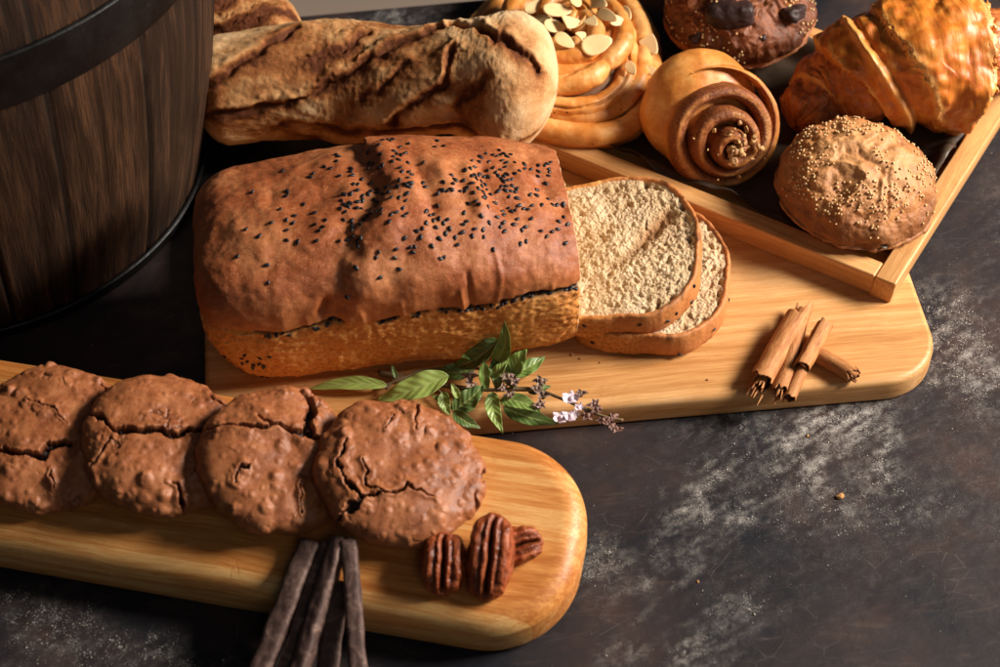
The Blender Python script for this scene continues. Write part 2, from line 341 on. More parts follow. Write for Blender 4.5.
col=m.mix(m.mr(g2,.4,.56,.8,0),col,srgb(32,20,13)); col=m.mix(m.mr(g3,.5,.72,0,.5),col,srgb(44,28,18)); col=m.mix(m.m2('MULTIPLY',r[0],.95,clamp=True),col,srgb(12,9,7))
scm=m.mr(m.noise(1,m.vmul(w,(.9,.7,1)),5,.8),.7,.76); col=m.mix(m.m2('MULTIPLY',scm,.5),col,srgb(150,140,128))
mesh('staves',V,F,m.out(col,m.mr(g1,.3,.7,.42,.65),m.bump(m.m2('ADD',g1,g2),.6,.22)),barrel,attr=at_,vec=wc)
im=Mat('hoop_iron',.5,.35); rn=im.noise(.5,None,6,.7); ic=im.mix(im.mr(rn,.4,.7),srgb(9,8,9),srgb(22,17,15)); ic=im.mix(im.mr(im.noise(1.8,None,5,.8),.66,.74,0,.6),ic,srgb(130,124,118))
im.out(ic,im.mr(rn,.3,.7,.35,.6),im.bump(rn,.5,.15),Metallic=.2)
def hoop(z0,z1):
    k=160; prof=[(.02,z0),(.28,z0+.03),(.3,z0+.12),(.3,z1-.12),(.28,z1-.03),(.02,z1)]; V=[];F=[]
    for o_,z in prof:
        for a in np.arange(k)/k*2*PI: rr=bR(np.array(z))+.1+o_; V.append((rr*math.cos(a),rr*math.sin(a),z))
    for p in range(5):
        for q in range(k): F.append((p*k+q,p*k+(q+1)%k,(p+1)*k+(q+1)%k,(p+1)*k+q))
    h=mesh('hoop',V,F,im.m,barrel)
    for a in (rad(-152),rad(-148)):
        q,f=qsphere(6); rr=float(bR(np.array((z0+z1)/2)))+.42; mesh('rivet',q*(.38,.38,.38)+(rr*math.cos(a),rr*math.sin(a),(z0+z1)/2),f,im.m,h)
hoop(.05,1.0); hoop(19.3,22.6); hoop(34,37)
# ------------------------------------------------------------ seeds and other small toppings
CAM=np.array([0,-73.6,81.7])
def scatter(V,F,w,n,md,seed=0):
    """n points on the faces with weight w (per vertex), at least md apart; returns points, normals"""
    F=np.asarray(F); rg=np.random.default_rng(seed); q=V[F]; fn=np.cross(q[:,2]-q[:,0],q[:,3]-q[:,1]); ar=np.linalg.norm(fn,axis=1)/2
    fn/=(2*ar[:,None]+1e-12); ww=ar*w[F].mean(1); ww=np.clip(ww,0,None); c=rg.choice(len(F),size=n*6,p=ww/ww.sum())
    P=[];N=[]
    for k in c:
        u,v=rg.random(2); p=(q[k,0]*(1-u)+q[k,1]*u)*(1-v)+(q[k,3]*(1-u)+q[k,2]*u)*v
        if P and min(((np.array(P)-p)**2).sum(1))<md*md: continue
        P.append(p);N.append(fn[k])
        if len(P)>=n: break
    return np.array(P),np.array(N)
def sprinkle(name,parent,P,N,tmpl,mat,Mw,lim=100,sink=0,smin=.85,smax=1.15,seed=1):
    """the ones facing the camera most become parts of their own, the rest one stuff part"""
    rg=np.random.default_rng(seed); wp=ap(Mw,P); R3=np.array(Mw.to_3x3()); wn=N@R3.T; vd=CAM-wp; dist=np.linalg.norm(vd,axis=1)
    sc_=(wn*vd).sum(1)/dist**2; order=np.argsort(-sc_); mes=[mesh(name,v,f,mat,link=False) for v,f in tmpl]; rest=[]
    for i,k in enumerate(order):
        z=Vector(N[k]); q=z.to_track_quat('Z','Y'); sz=rg.uniform(smin,smax)
        M=Matrix.LocRotScale(Vector(P[k]+N[k]*sink)*S,q@Euler((rg.normal(0,.12),rg.normal(0,.12),rg.uniform(0,6.28))).to_quaternion(),Vector((sz,sz,sz)))
        j=int(rg.integers(len(tmpl)))
        if i<lim:
            o=bpy.data.objects.new(name,mes[j]); COL.objects.link(o); o.parent=parent; o.matrix_basis=M
        else: rest.append((ap(M,tmpl[j][0]),tmpl[j][1]))
    if rest:
        V,F=join(rest); o=mesh(name+'_scatter',V,F,mat,parent); o['kind']='stuff'
def seedshape(l,w,h,n=5,taper=.35):
    q,f=qsphere(n); V=q*(l/2,w/2,h/2); V[:,1]*=1-taper*q[:,0]; V[:,2]*=1-taper*.5*q[:,0]; return V,f
black=Mat('black_sesame',.45,.5); black.out(black.mix(black.noise(9),srgb(12,11,14),srgb(34,31,36)))
cream=Mat('cream_grain',.6,.4); ci=cream.n('ShaderNodeObjectInfo').outputs['Random']; cream.out(cream.mix(cream.noise(3),srgb(236,206,156),srgb(206,156,98)),Subsurface_Weight=.15,Subsurface_Radius=(.002,.001,.0006))
# ------------------------------------------------------------ seeded loaf
LM=TR((-6.15,.4,1.8),(0,0,8.2)); LH=10.2; LB=6.1; XC=10.0
def crust_mat():
    m=Mat('loaf_crust',.46,.45); r=m.rgb()
    a=m.noise(.24,None,5,.6); b=m.noise(3.2,None,6,.7); c=m.noise(14,None,3,.7)
    top=m.ramp(m.m2('MULTIPLY_ADD',b,.38,m.m2('MULTIPLY',a,.66)),[(.34,srgb(112,54,29)),(.5,srgb(165,89,49)),(.66,srgb(202,130,82))])
    sp=m.vor(7.5,m.vmul(m.co,(1,1,1.4))); top=m.mix(m.m2('MULTIPLY',m.m2('LESS_THAN',sp,.22),m.mr(c,.42,.6,.1,.7)),top,srgb(228,176,120))
    pale=m.mr(m.noise(2.4,m.vmul(m.co,(1,1,.35)),5,.75),.52,.68); 
    side=m.ramp(m.m2('MULTIPLY_ADD',m.noise(5,None,4,.75),.75,m.m2('MULTIPLY',a,.3)),[(.38,srgb(170,94,36)),(.52,srgb(212,138,62)),(.68,srgb(234,174,100))])
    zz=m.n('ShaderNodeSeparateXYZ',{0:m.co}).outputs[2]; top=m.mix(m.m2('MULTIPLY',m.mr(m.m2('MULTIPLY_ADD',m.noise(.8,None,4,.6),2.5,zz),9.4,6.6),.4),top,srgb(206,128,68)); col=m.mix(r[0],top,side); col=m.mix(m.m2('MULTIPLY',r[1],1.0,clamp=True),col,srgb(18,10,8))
    crumb=m.ramp(m.noise(4.5,None,5,.7),[(.35,srgb(176,134,88)),(.6,srgb(226,194,146))]); col=m.mix(r[2],col,crumb)
    w5=m.vor(3.6,m.vmul(m.co,(1,1,1)),'SMOOTH_F1'); w6=m.noise(6,None,5,.8)
    h=m.m2('ADD',m.m2('MULTIPLY',m.m2('ADD',w5,w6),m.m2('MULTIPLY_ADD',r[0],1.0,.25)),m.m2('MULTIPLY_ADD',b,.45,m.m2('MULTIPLY',c,.45)))
    return m.out(col,m.m2('MULTIPLY_ADD',r[0],.22,m.mr(b,.3,.7,.36,.54)),m.bump(h,.55,.10))
LOAF=crust_mat()
def make_loaf():
    d,F=qsphere(190); t=sst(-.3,.75,d[:,2]); n=(7-4.3*t)[:,None]
    p=d/((np.abs(d)**n).sum(1,keepdims=True)**(1/n)); V=p*(11.3,LB,LH/2)+(-.2,0,LH/2); V[:,2]*=1+.03*np.sin(V[:,0]*.5+1)
    x,y,z=V.T; zs=5.75+.03*x+.18*np.sin(x*1.1); zn=z+.35*fbm(V*(1.6,1,1),.9,4,88); below=sst(zs+.32,zs-.22,zn)
    tp=.86+.12*sst(-.5,5.2,z); up=sst(zs-.3,zs+.8,z)*.014; k=tp+up
    V[:,1]=y*k; V[:,0]=np.where(x<0,-.2+(x+.2)*(tp*.9+.1+up*.5)*.985,x)
    N=vnorm(V,F); cut=V[:,0]>XC; x,y,z=V.T
    ph=np.degrees(np.arctan2(z-4.0,-y)); Q=np.stack([x,ph/14.],1); top=1-below
    D=.20*fbm(V,.42,3,5)+.03*fbm(V,1.6,3,8)
    # folds of the top crust
    Qw=Q+np.stack([.55*fbm(V,.45,3,91),.5*fbm(V,.5,3,92)],1); d1,_=segd(Qw,[(-.9,8.6),(-.7,7.3),(.2,6.3),(-.9,5.3),(-2.3,4.2),(-2.7,2.6),(-3.4,1.2)]); side=np.sign(Qw[:,0]-np.interp(Qw[:,1],[1.2,2.6,4.2,5.3,6.3,7.3,8.6],[-3.4,-2.7,-2.3,-.9,.2,-.7,-.9]))
    am_=.55+.9*np.clip(.5+fbm(V,.45,2,61)*1.6,0,1); D+=top*am_*(.20*np.tanh(d1*side/.42)*np.exp(-(d1/1.5)**2)-.13*np.exp(-((d1*side+.45)/.5)**2)+.10*np.exp(-((d1*side-.7)/.6)**2))
    for pl,amp,wd in (([(1.6,7.2),(1.9,6),(2.2,5)],-.3,.5),([(4.4,6.6),(4.7,5.6),(4.8,4.9)],.32,.5),([(5.3,7),(5.6,5.6),(6.3,4.9)],-.2,.4),([(8.6,6.6),(9.0,5.6),(9.6,5.2)],-.24,.4),([(2.9,6.9),(3.3,5.9)],.2,.45),
                      ([(-4.2,2.0),(-4.5,1.6)],-.4,.22),([(7.2,7.4),(7.6,6.3)],.16,.4),([(-6.5,6.8),(-5,6.2),(-3,6.4)],-.2,.5),([(-8.6,5.5),(-7.5,4.2)],.12,.6)):
        dd,_=segd(Q,pl); D+=top*amp*np.exp(-(dd/wd)**2)
    for xx,a0,a1,am in ((-.2,.1,1.8,.12),(3.1,0,2.0,.16),(3.5,.2,2.6,-.12),(-2.4,.2,1.5,.14),(5.2,1.4,3.2,.07),(8.2,.3,1.8,.08),(1.2,0,1.1,.1),(-5.4,.3,1.5,.06)):
        dd,_=segd(Q,[(xx,a0),(xx+.25,(a0+a1)/2),(xx+.1,a1)]); D+=top*am*np.exp(-(dd/.14)**2)
    D+=top*.05*np.abs(fbm(np.stack([x*1.5,ph*.018,y*.1],1),1,3,12))*sst(70,5,ph)
    # the pan side: open, rough
    w1,w2,_=worley(V,2.4,3); D+=below*(-.10*np.exp(-(w1/.36)**2)+.09*fbm(V,2.6,4,6))
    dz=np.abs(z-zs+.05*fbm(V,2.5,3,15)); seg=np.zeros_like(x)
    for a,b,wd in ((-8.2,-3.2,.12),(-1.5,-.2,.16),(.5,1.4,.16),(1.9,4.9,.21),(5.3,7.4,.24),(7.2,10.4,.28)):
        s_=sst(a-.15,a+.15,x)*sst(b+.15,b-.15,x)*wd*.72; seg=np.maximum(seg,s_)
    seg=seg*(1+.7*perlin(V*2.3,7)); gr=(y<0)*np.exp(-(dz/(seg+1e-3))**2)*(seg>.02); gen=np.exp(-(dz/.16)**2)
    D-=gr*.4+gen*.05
    V=V+N*D[:,None]; V[:,0]=np.where(cut,XC+.07*fbm(V,2,4,2),np.minimum(V[:,0],XC+.02)); V[:,2]=np.maximum(V[:,2],0)
    inner=cut&(np.abs(y)<LB*.93)&(z<LH*.95)&(z>.25)
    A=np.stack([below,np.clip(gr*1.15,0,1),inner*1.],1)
    root=thing('bread_loaf','brown tin loaf with a folded crust strewn with black sesame seeds','loaf',M=LM)
    mesh('crust',V,F,LOAF,root,attr=A)
    x,y,z=V.T; ph=np.degrees(np.arctan2(z-4.0,-y)); cl=np.clip(.35+1.1*fbm(V,.55,3,77),0.04,1.5)
    w=cl*sst(42,62,ph)*sst(128,108,ph)*sst(-9.8,-5,x)*(x<XC-.3)*(.5+.85*sst(-4,1,x))+.03*sst(25,40,ph)*sst(100,50,ph)*(x>-9)*(x<9)
    w=w*(1+2.2*np.exp(-((x+1.2)**2+((ph-72)/12)**2)/2)+1.4*np.exp(-(((x-2.5)/2.5)**2+((ph-82)/12)**2)))
    P1,N1=scatter(V,F,w,300,.24,4)
    w=np.exp(-(((x+8.6)/.75)**2+((z-2.5)/1.2)**2))*(y<-2)*(z>.5); P2,N2=scatter(V,F,w,17,.32,5)
    w=np.exp(-((z-zs+.12)/.16)**2)*(y<0)*((x>-8.4)*(x<-3)+(x>-1.4)*(x<-.2)+(x>.5)*(x<1.5)+1.6*(x>1.9)*(x<9.8)); P3,N3=scatter(V,F,w,74,.15,6)
    sprinkle('sesame_seed',root,np.vstack([P1,P2,P3]),np.vstack([N1,N2,N3]),[seedshape(.34,.2,.12),seedshape(.3,.19,.13),seedshape(.36,.21,.11)],black.m,LM,100,.035)
make_loaf()
# ------------------------------------------------------------ cut slices
def crumb_mat():
    m=Mat('crumb',.85,.15); r=m.rgb(); a=m.noise(.6,None,4,.6); b=m.noise(7,None,4,.75)
    col=m.ramp(m.m2('MULTIPLY_ADD',b,.6,m.m2('MULTIPLY',a,.45)),[(.34,srgb(186,144,98)),(.5,srgb(216,184,142)),(.66,srgb(234,210,176))])
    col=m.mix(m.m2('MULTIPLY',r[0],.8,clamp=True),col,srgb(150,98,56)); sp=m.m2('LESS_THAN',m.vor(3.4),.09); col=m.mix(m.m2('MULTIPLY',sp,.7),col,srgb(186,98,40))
    v=m.vor(6.5,None,'SMOOTH_F1'); return m.out(col,.9,m.bump(m.m2('ADD',m.m2('MULTIPLY',v,1.2),b),.8,.12),Subsurface_Weight=.08,Subsurface_Radius=(.004,.002,.001))
CRUMB=crumb_mat()
def outline(a):
    c,s=np.cos(a),np.sin(a); n=np.where(c>0,2.3,4.2); n=2.65+1.7*sst(.35,-.35,c); r=1/((np.abs(c)**n+np.abs(s)**n)**(1/n))
    return np.stack([r*c*4.75,r*s*5.45*(1-.05*sst(0,-1,c))],1)*(1+.012*np.sin(a*5+1)+.01*np.sin(a*9))[:,None]
def make_slice(M,seed,label):
    root=thing('bread_slice',label,'slice',M=M,group='cut slices of the loaf'); nr,na=90,420; th_=1.6
    a=np.arange(na)/na*2*PI; O=outline(a); rr=np.linspace(0,.965,nr)**.8*1
    rr=np.linspace(0,1,nr)**.75*.965; X=(rr[:,None,None]*O[None]).reshape(-1,2); P=np.c_[X,np.full(len(X),th_)]
    q=P+seed*13.; w1,w2,wi=worley(q,1.9,seed); u1,u2,ui=worley(q,4.2,seed+3); rim=np.repeat(rr/.965,na)
    pore=np.exp(-(w1/.42)**2)*(.35+wi)*.8; fine=np.exp(-(u1/.45)**2); big=fbm(q,.38,3,seed)
    grv,_=segd(X,[(3.0,2.2),(1.6,.6),(.6,-.6),(-.4,-1.4)]) if seed==1 else segd(X,[(0,9),(1,9)])
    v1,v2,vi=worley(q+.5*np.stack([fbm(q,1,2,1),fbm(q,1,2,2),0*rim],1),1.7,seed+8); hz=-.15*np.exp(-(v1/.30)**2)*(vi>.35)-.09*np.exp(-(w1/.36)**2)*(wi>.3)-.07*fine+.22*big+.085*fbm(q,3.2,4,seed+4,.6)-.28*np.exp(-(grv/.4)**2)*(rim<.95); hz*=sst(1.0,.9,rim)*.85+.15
    edgeh=((np.abs(fbm(q,1.2,3,9))>.0)&(rim>.9)&(X[:,0]>1)&(wi>.45))*np.exp(-(w1/.4)**2)*.25; hz-=edgeh
    T=P.copy(); T[:,2]+=hz; Bt=P.copy(); Bt[:,2]=.0-.0*hz; i=np.arange(nr*na).reshape(nr,na); j=np.roll(i,-1,1)
    F=np.stack([i[:-1].ravel(),i[1:].ravel(),j[1:].ravel(),j[:-1].ravel()],1); n=len(P)
    Vv=np.vstack([T,Bt]); e0=i[-1]; e1=np.roll(e0,-1); F=np.vstack([F,F[:,::-1]+n,np.stack([e0,e0+n,e1+n,e1],1)])
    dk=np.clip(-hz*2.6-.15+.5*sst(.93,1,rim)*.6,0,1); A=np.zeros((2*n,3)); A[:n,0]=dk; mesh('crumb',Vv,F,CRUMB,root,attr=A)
    # crust band round it
    prof=[(.955,.02),(.985,-.01),(1.0,.1),(1.006,.5),(1.004,1.1),(1.0,1.55),(.985,1.68),(.955,1.67),(.93,1.5)]; k=len(prof); V=[]
    for s_,z in prof: V.append(np.c_[O*s_,np.full(na,z)])
    V=np.vstack(V); nn=V.copy(); nn[:,2]=0; nn/=np.linalg.norm(nn,axis=1,keepdims=True); hole=np.clip(fbm(V+seed*9,1.1,3,7)*2-.1,0,1)*(V[:,0]>1)
    V=V+nn*(.09*fbm(V+seed*7,1.1,4,3)+.03*fbm(V,4,2,1))[:,None]; V[:,2]+=.08*fbm(V,1.6,3,6)*(V[:,2]>1.2)
    i=np.arange(k*na).reshape(k,na); j=np.roll(i,-1,1); F=np.stack([i[:-1].ravel(),j[:-1].ravel(),j[1:].ravel(),i[1:].ravel()],1)
    A=np.zeros((len(V),3)); A[:,0]=.85*sst(.5,-2,V[:,0])+.25; A[:,1]=hole*.7*(V[:,2]>1.4); cr=mesh('crust',V,F,LOAF,root,attr=A)
    w=(V[:,2]>.2)*(V[:,2]<1.4)*((V[:,1]<-1)*1.)*np.where(V[:,0]>0,1,.4); P_,N_=scatter(V,F,w,7,.5,seed); sprinkle('sesame_seed',root,P_,N_,[seedshape(.3,.19,.12,4)],black.m,M,100,.03)
# local +x = the dome of the loaf, +y = its back side
make_slice(TR((8.9,1.9,2.0),(0,-3,-3)),2,'lower bread slice lying on the board, mostly covered by the other slice')
make_slice(TR((7.2,2.2,3.75),(4,-9,-1)),1,'upper bread slice leaning on the other, its pale crumb face fully showing')
# ------------------------------------------------------------ rustic baguettes
def bag_mat():
    m=Mat('rustic_crust',.7,.2); r=m.rgb(); a=m.noise(.6,None,5,.65); b=m.noise(2.6,None,7,.72,.6); c=m.noise(11,None,4,.75)
    f=m.m2('ADD',m.m2('MULTIPLY',b,.4),m.m2('ADD',m.m2('MULTIPLY',r[0],.62),m.m2('MULTIPLY',c,.16)))
    col=m.ramp(f,[(.3,srgb(96,50,24)),(.45,srgb(158,98,52)),(.6,srgb(202,150,98)),(.82,srgb(228,190,144))])
    return m.out(col,.72,m.bump(m.m2('ADD',b,m.m2('MULTIPLY',c,.6)),.5,.14))
BAG=bag_mat()
def baguette(pts,rad_,label,seed,smooth_end):
    m_,k=330,260; C=catm(pts,m_); t=np.linspace(0,1,m_); L=np.linalg.norm(np.diff(C,axis=0),axis=1).sum()
    r=np.interp(t,*rad_); e=.2; r=r*np.sqrt(np.clip(1-np.clip((t-(1-e))/e,0,1)**2.2,0,1)+1e-4)*np.sqrt(np.clip(1-np.clip(((.06-t)/.06),0,1)**2,0,1)+1e-4)
    V,F,uv=tube(C,r,k); tt,a=uv.T; ax=np.array([np.interp(tt,t,C[:,i]) for i in range(3)]).T; N=(V-ax); N/=np.linalg.norm(N,axis=1,keepdims=True)+1e-9
    s_=tt*L; q=a+s_*.30; pl=lambda k_:np.stack([np.cos(a)*3.8,np.sin(a)*3.8,s_],1)*k_
    calm=sst(.80,.90,tt)*smooth_end if smooth_end else 0*tt
    # coil of the twisted dough, stretched bark along it
    al=((180-np.degrees(a))%360)-180; Qb=np.stack([s_,-(((np.degrees(a)+180)%360)-180)/15.],1)+.35*np.stack([fbm(pl(1),.5,4,51),fbm(pl(1),.5,4,52)],1)*1.6+(0,0)
    tw=np.cos(2*q+.8*fbm(pl(.2),1,2,seed)); groove=-np.exp(-((np.abs(((q/PI+.25*fbm(pl(.25),1,3,seed+2))%1)-.5))/.09)**2)
    hx=np.stack([np.cos(q)*3.8,np.sin(q)*3.8,s_*.22+0*a],1); bark=fbm(hx*(1,1,1),1.0,5,seed+5); rid=1-2*np.abs(fbm(hx,.8,5,seed+8,.6))
    lay=.5+.5*np.sin(s_*1.1+2.0*fbm(pl(.3),1,3,seed+6)+1.5*np.cos(a))
    lips=0*tt; browned=0*tt
    for pln,am in (([(14.2,7.0),(16.6,6.6),(18.2,5.4),(20,4.8),(21.6,4.0)],.42),([(15.2,4.6),(14.7,2.6),(13,1.4),(11,.1)],.4),([(13.6,6.8),(11.6,5.4),(9.5,3.7),(7.2,2.6),(5.2,1.6),(1.4,.9)],.45),([(5.2,6.6),(3.4,5.1),(1.2,3.1)],.35),([(22,-1.0),(16,-.9),(10,-.7),(4,-.3)],.2),([(9.5,6.6),(8,5.2),(6.4,4.4)],.25),([(18.5,3.2),(16.8,2.2),(15.6,.9)],.16),([(12.4,3.9),(11.0,2.4),(9.6,1.5)],.18)):
        dd,pr_=segd(Qb,pln); sgn=np.sign(Qb[:,1]-np.interp(Qb[:,0],*zip(*sorted(pln)))); v_=.5+1.2*np.clip(.5+fbm(pl(1),.6,3,60),0,1)
        lips+=am*v_*(-1.0*np.exp(-(dd/.22)**2)+.55*np.exp(-((dd-.45)/.4)**2)*(sgn>0)); browned=np.maximum(browned,np.exp(-(dd/.75)**2)*v_*.8)
    big_=fbm(pl(1),.22,3,seed+41)
    D=.16*tw*(1-.6*calm)+.26*big_+lips*(.72 if smooth_end else .45)+(.10*fbm(pl(1)*(1,1,.6),1.0,4,seed+5))*(1-.5*calm)+.045*(1-calm)*(1-2.2*np.abs(fbm(pl(1),1.5,4,seed+8)))+.05*fbm(pl(1),.75,5,seed+9,.6)+0*hx[:,0]
    w1,w2,wi=worley(pl(1),.8,seed); D+=0
    if smooth_end:  # the torn lip over the round end
        X=ap(Matrix.Identity(4),V); d1,_=segd(V,[(-3.6,15.2,11.5),(-1.6,14.5,11.7),(.6,13.3,11.5),(2.2,12.6,10.4)]); D+=0*d1
    V=V+N*D[:,None]; h=np.clip(.5+1.1*(D-.05*0-.05),0,1); up=.5+.5*N[:,2]
    A=np.stack([np.clip(.50+.30*calm-.46*browned+.55*big_+.9*np.clip(lips,-.3,.3)+.25*fbm(pl(1),.6,4,71),0,1),calm*np.ones_like(tt),0*tt],1)
    o=mesh('baguette',V,F,BAG,attr=A); tag(o,label,'baguette','rustic twisted baguettes')
baguette([(-19.6,16.0,5.2),(-13,16.6,5.6),(-8,16.2,5.9),(-3,15.2,6.9),(.4,14.5,7.2),(3.55,14.0,7.0)],([0,.3,.58,.66,.78,.9,1],[3.5,3.75,3.5,3.5,4.15,4.4,4.3]),'long pale twisted baguette with a round floury end touching the tray',3,1)
baguette([(-27,26.5,3.4),(-21,24.8,3.6),(-17,23.6,3.6),(-13.2,22.8,3.4)],([0,.5,1],[3.1,3.4,2.9]),'darker baguette mostly hidden behind the long pale one',21,0)
# ------------------------------------------------------------ chocolate cookies
def cookie_mat():
    m=Mat('chocolate_cookie',.42,.45); r=m.rgb(); a=m.noise(.7,None,4,.6); b=m.noise(4,None,6,.7); c=m.noise(16,None,3,.7)
    skin=m.ramp(m.m2('MULTIPLY_ADD',b,.4,m.m2('MULTIPLY',a,.6)),[(.36,srgb(120,64,34)),(.5,srgb(158,93,54)),(.66,srgb(184,118,74))])
    skin=m.mix(m.m2('MULTIPLY',r[1],.55,clamp=True),skin,srgb(174,112,78))
    col=m.mix(r[0],skin,m.mix(b,srgb(20,9,7),srgb(58,26,18))); 
    v=m.vor(7,None,'SMOOTH_F1')
    return m.out(col,m.mr(b,.3,.7,.36,.56),m.bump(m.m2('ADD',m.m2('MULTIPLY',b,.6),m.m2('MULTIPLY_ADD',c,.35,m.m2('MULTIPLY',v,.25))),.38,.08))
CK=cookie_mat()
def cookie(M,R,Hc,seed,cracks,label,ex=1.0):
    d,F=qsphere(150); rr=np.sqrt(d[:,0]**2+d[:,1]**2); z=d[:,2]
    n=2.6; k=1/((rr**n+np.abs(z)**n)**(1/n)); V=np.stack([d[:,0]*R*k,d[:,1]*R*ex*k,np.where(z>0,z*Hc*.62*k+Hc*.38,z*Hc*.38*k+Hc*.38)],1)
    ang=np.arctan2(d[:,1],d[:,0]); edge=1+.03*fbm(np.stack([np.cos(ang)*2,np.sin(ang)*2,0*ang+seed],1),1,4,seed)*2
    V[:,:2]*=edge[:,None]; N=vnorm(V,F); top=sst(-.25,.25,z); P=V+seed*11.3+seed*seed*1.7
    w1,w2,wi=worley(P,1.15,seed); u1,u2,ui=worley(P,2.3,seed+4)
    lump=sst(.6,.06,w1)*(wi>.5)*(.08+.22*(wi-.5))*(1+fbm(P,1.5,2,77)); lump2=sst(.6,.1,u1)*(ui>.6)*.05
    D=.26*fbm(P,.28,2,seed+1)*1.4+.06*fbm(P,.9,2,seed+2)+top*(lump+lump2)
    Q=V[:,:2]/R; Qj=Q+.06*np.stack([fbm(P,.9,4,31),fbm(P,.9,4,37)],1)*1.6+.012*np.stack([perlin(P*6,3),perlin(P*6,9)],1)
    dark=np.zeros(len(V)); cut=np.zeros(len(V))
    for pl,w,dp in cracks:
        dd,par=segd(Qj,pl); ww=.78*w*(.45+.55*np.sin(np.clip(par,0,1)*PI))*(1+1.1*perlin(P*1.1,seed+9)); ww=np.clip(ww,.006,1)
        g=sst(1.15,.75,dd/ww)*top; cut=np.maximum(cut,g*dp); dark=np.maximum(dark,g)
        D+=top*.10*np.exp(-((dd-w*1.6)/(w*1.2+.02))**2)
    hr=1-np.abs(fbm(P,.75,4,seed+20))*9; hair=np.clip(hr,0,1)*sst(.30,.42,fbm(P,.35,2,seed+21))*.8*top*(1-dark)
    D-=cut*(.62+.35*fbm(P,3,3,4))+hair*.10
    low=sst(.12,-.25,z); D+=low*.12*fbm(P,2,4,8)
    V=V+N*D[:,None]; V[:,2]=np.maximum(V[:,2],0)
    A=np.stack([np.clip(dark*1.15+hair*.7+low*.45,0,1),np.clip((lump+lump2)*3,0,1),0*dark],1)
    o=mesh('cookie',V,F,CK,attr=A,M=M); return tag(o,label,'cookie','row of chocolate cookies')
def onfb(u,v,w,rot=(0,0,0)): return FBM@TR((u,v,w),rot)
T=[(-29.3,6.2,3.0,6),(-23.0,6.7,3.3,11),(-16.8,7.0,3.4,13),(-10.15,7.45,3.3,12)]
cookie(onfb(T[0][0],T[0][1],T[0][2],(0,T[0][3],0)),4.35,2.1,1,[([(-.62,-.33),(-.24,-.42),(.05,-.39),(.12,-.2),(.42,-.15)],.075,1),([(.46,.85),(.58,.64),(.85,.5)],.035,.8),([(-.95,-.2),(-.62,-.33)],.03,.6),([(.25,-.5),(.34,-.75)],.012,.4),([(-.35,.35),(0,.3),(.2,.1)],.012,.4)],'leftmost chocolate cookie, lumpy, cut off by the edge of the photo')
cookie(onfb(T[1][0],T[1][1],T[1][2],(-2,T[1][3],8)),4.2,2.2,2,[([(-.92,.28),(-.64,-.02),(-.3,.03),(.14,.04),(.6,.16)],.085,1),([(.42,.9),(.55,.66),(.8,.55)],.03,.8),([(-.68,-.1),(-.8,-.5)],.03,.7),([(.42,-.9),(.25,-.66)],.03,.8),([(.62,.12),(1,.1)],.03,.6)],'second cookie from the left, split across its middle by a wide crack',1.0)
cookie(onfb(T[2][0],T[2][1],T[2][2],(-2,T[2][3],-8)),4.15,2.2,3,[([(-.1,1.0),(.14,.8),(.16,.55),(.3,.33),(.7,.36)],.085,1),([(-.42,.32),(.05,.3),(.34,.32)],.045,.8),([(-1,-.05),(-.5,.12),(-.2,.28)],.03,.7),([(.40,-.25),(.44,-.42),(.56,-.6)],.010,.4),([(-.3,-.35),(-.35,-.62)],.02,.5)],'third cookie from the left, with a deep dark gap at its upper edge',1.02)
cookie(onfb(T[3][0],T[3][1],T[3][2],(0,T[3][3],0)),4.45,2.2,4,[([(-.22,.98),(0,.8),(.04,.5)],.028,.8),([(-.98,.5),(-.75,.87),(-.33,1.0)],.05,.8),([(-.72,.1),(-.73,-.22),(-.4,-.55),(-.05,-.42),(.03,-.28),(.4,-.3)],.024,.8),([(-.45,-.1),(-.36,-.35),(-.1,-.42)],.018,.6),([(.95,.3),(.97,.1)],.05,.8),([(.92,-.12),(.99,-.35)],.05,.8),([(-.4,-.58),(-.55,-.75)],.04,.7),([(-.28,.62),(-.3,.4)],.01,.3)],'rightmost and topmost chocolate cookie of the row, nearly whole and round',.93)
# ------------------------------------------------------------ pecans
pm_=Mat('pecan_skin',.4,.4); pr=pm_.rgb(); pa=pm_.noise(2,pm_.vmul(pm_.co,(3,.5,1)),5,.7); pc=pm_.ramp(pa,[(.35,srgb(100,42,20)),(.55,srgb(156,74,34)),(.7,srgb(190,106,56))])
pc=pm_.mix(pr[0],pc,srgb(38,14,8)); pm_.out(pc,pm_.mr(pa,.3,.7,.36,.58),pm_.bump(pa,.35,.08))
def pecan(M,L,W,Hh,seed,label):
    d,F=qsphere(70); x,y,z=d.T; t=np.clip(y,-1,1); wd=np.sqrt(np.clip(1-np.abs(t)**2.6,0,1))
    V=np.stack([x*W/2*1.04,y*L/2,z*Hh/2],1); P=V+seed*7; X=x*1.0
    wig=.05*np.sin(y*5+seed)+.06*fbm(P*(0,1,0),1.5,3,seed)
    c0=np.exp(-((X-wig*.6)/.11)**2)*sst(1.0,.8,np.abs(y)); c1=np.exp(-((np.abs(X)-.40+.16*y*y+wig*.4)/.075)**2)*sst(.95,.6,np.abs(y)); c2=np.exp(-((np.abs(X)-.8)/.07)**2)*.3
    D=-.46*c0-.07*c1*(1+2*fbm(P*(0,1,0),.8,2,seed+4))-.02*c2+.10*fbm(P*(1.6,1.5,1),1.1,4,seed)+.018*np.sin(y*15+5*fbm(P,1,2,3))+.12*np.exp(-((np.abs(X)-.62)/.16)**2)
    D*=sst(-.4,.2,z); N=d/np.array([W,L,Hh]); N/=np.linalg.norm(N,axis=1,keepdims=True); V=V+N*D[:,None]
    o=mesh('pecan',V,F,pm_.m,attr=np.stack([np.clip(c0*.9+c1*.6,0,1),0*x,0*x],1),M=M); return tag(o,label,'pecan','pecan halves on the bamboo board')
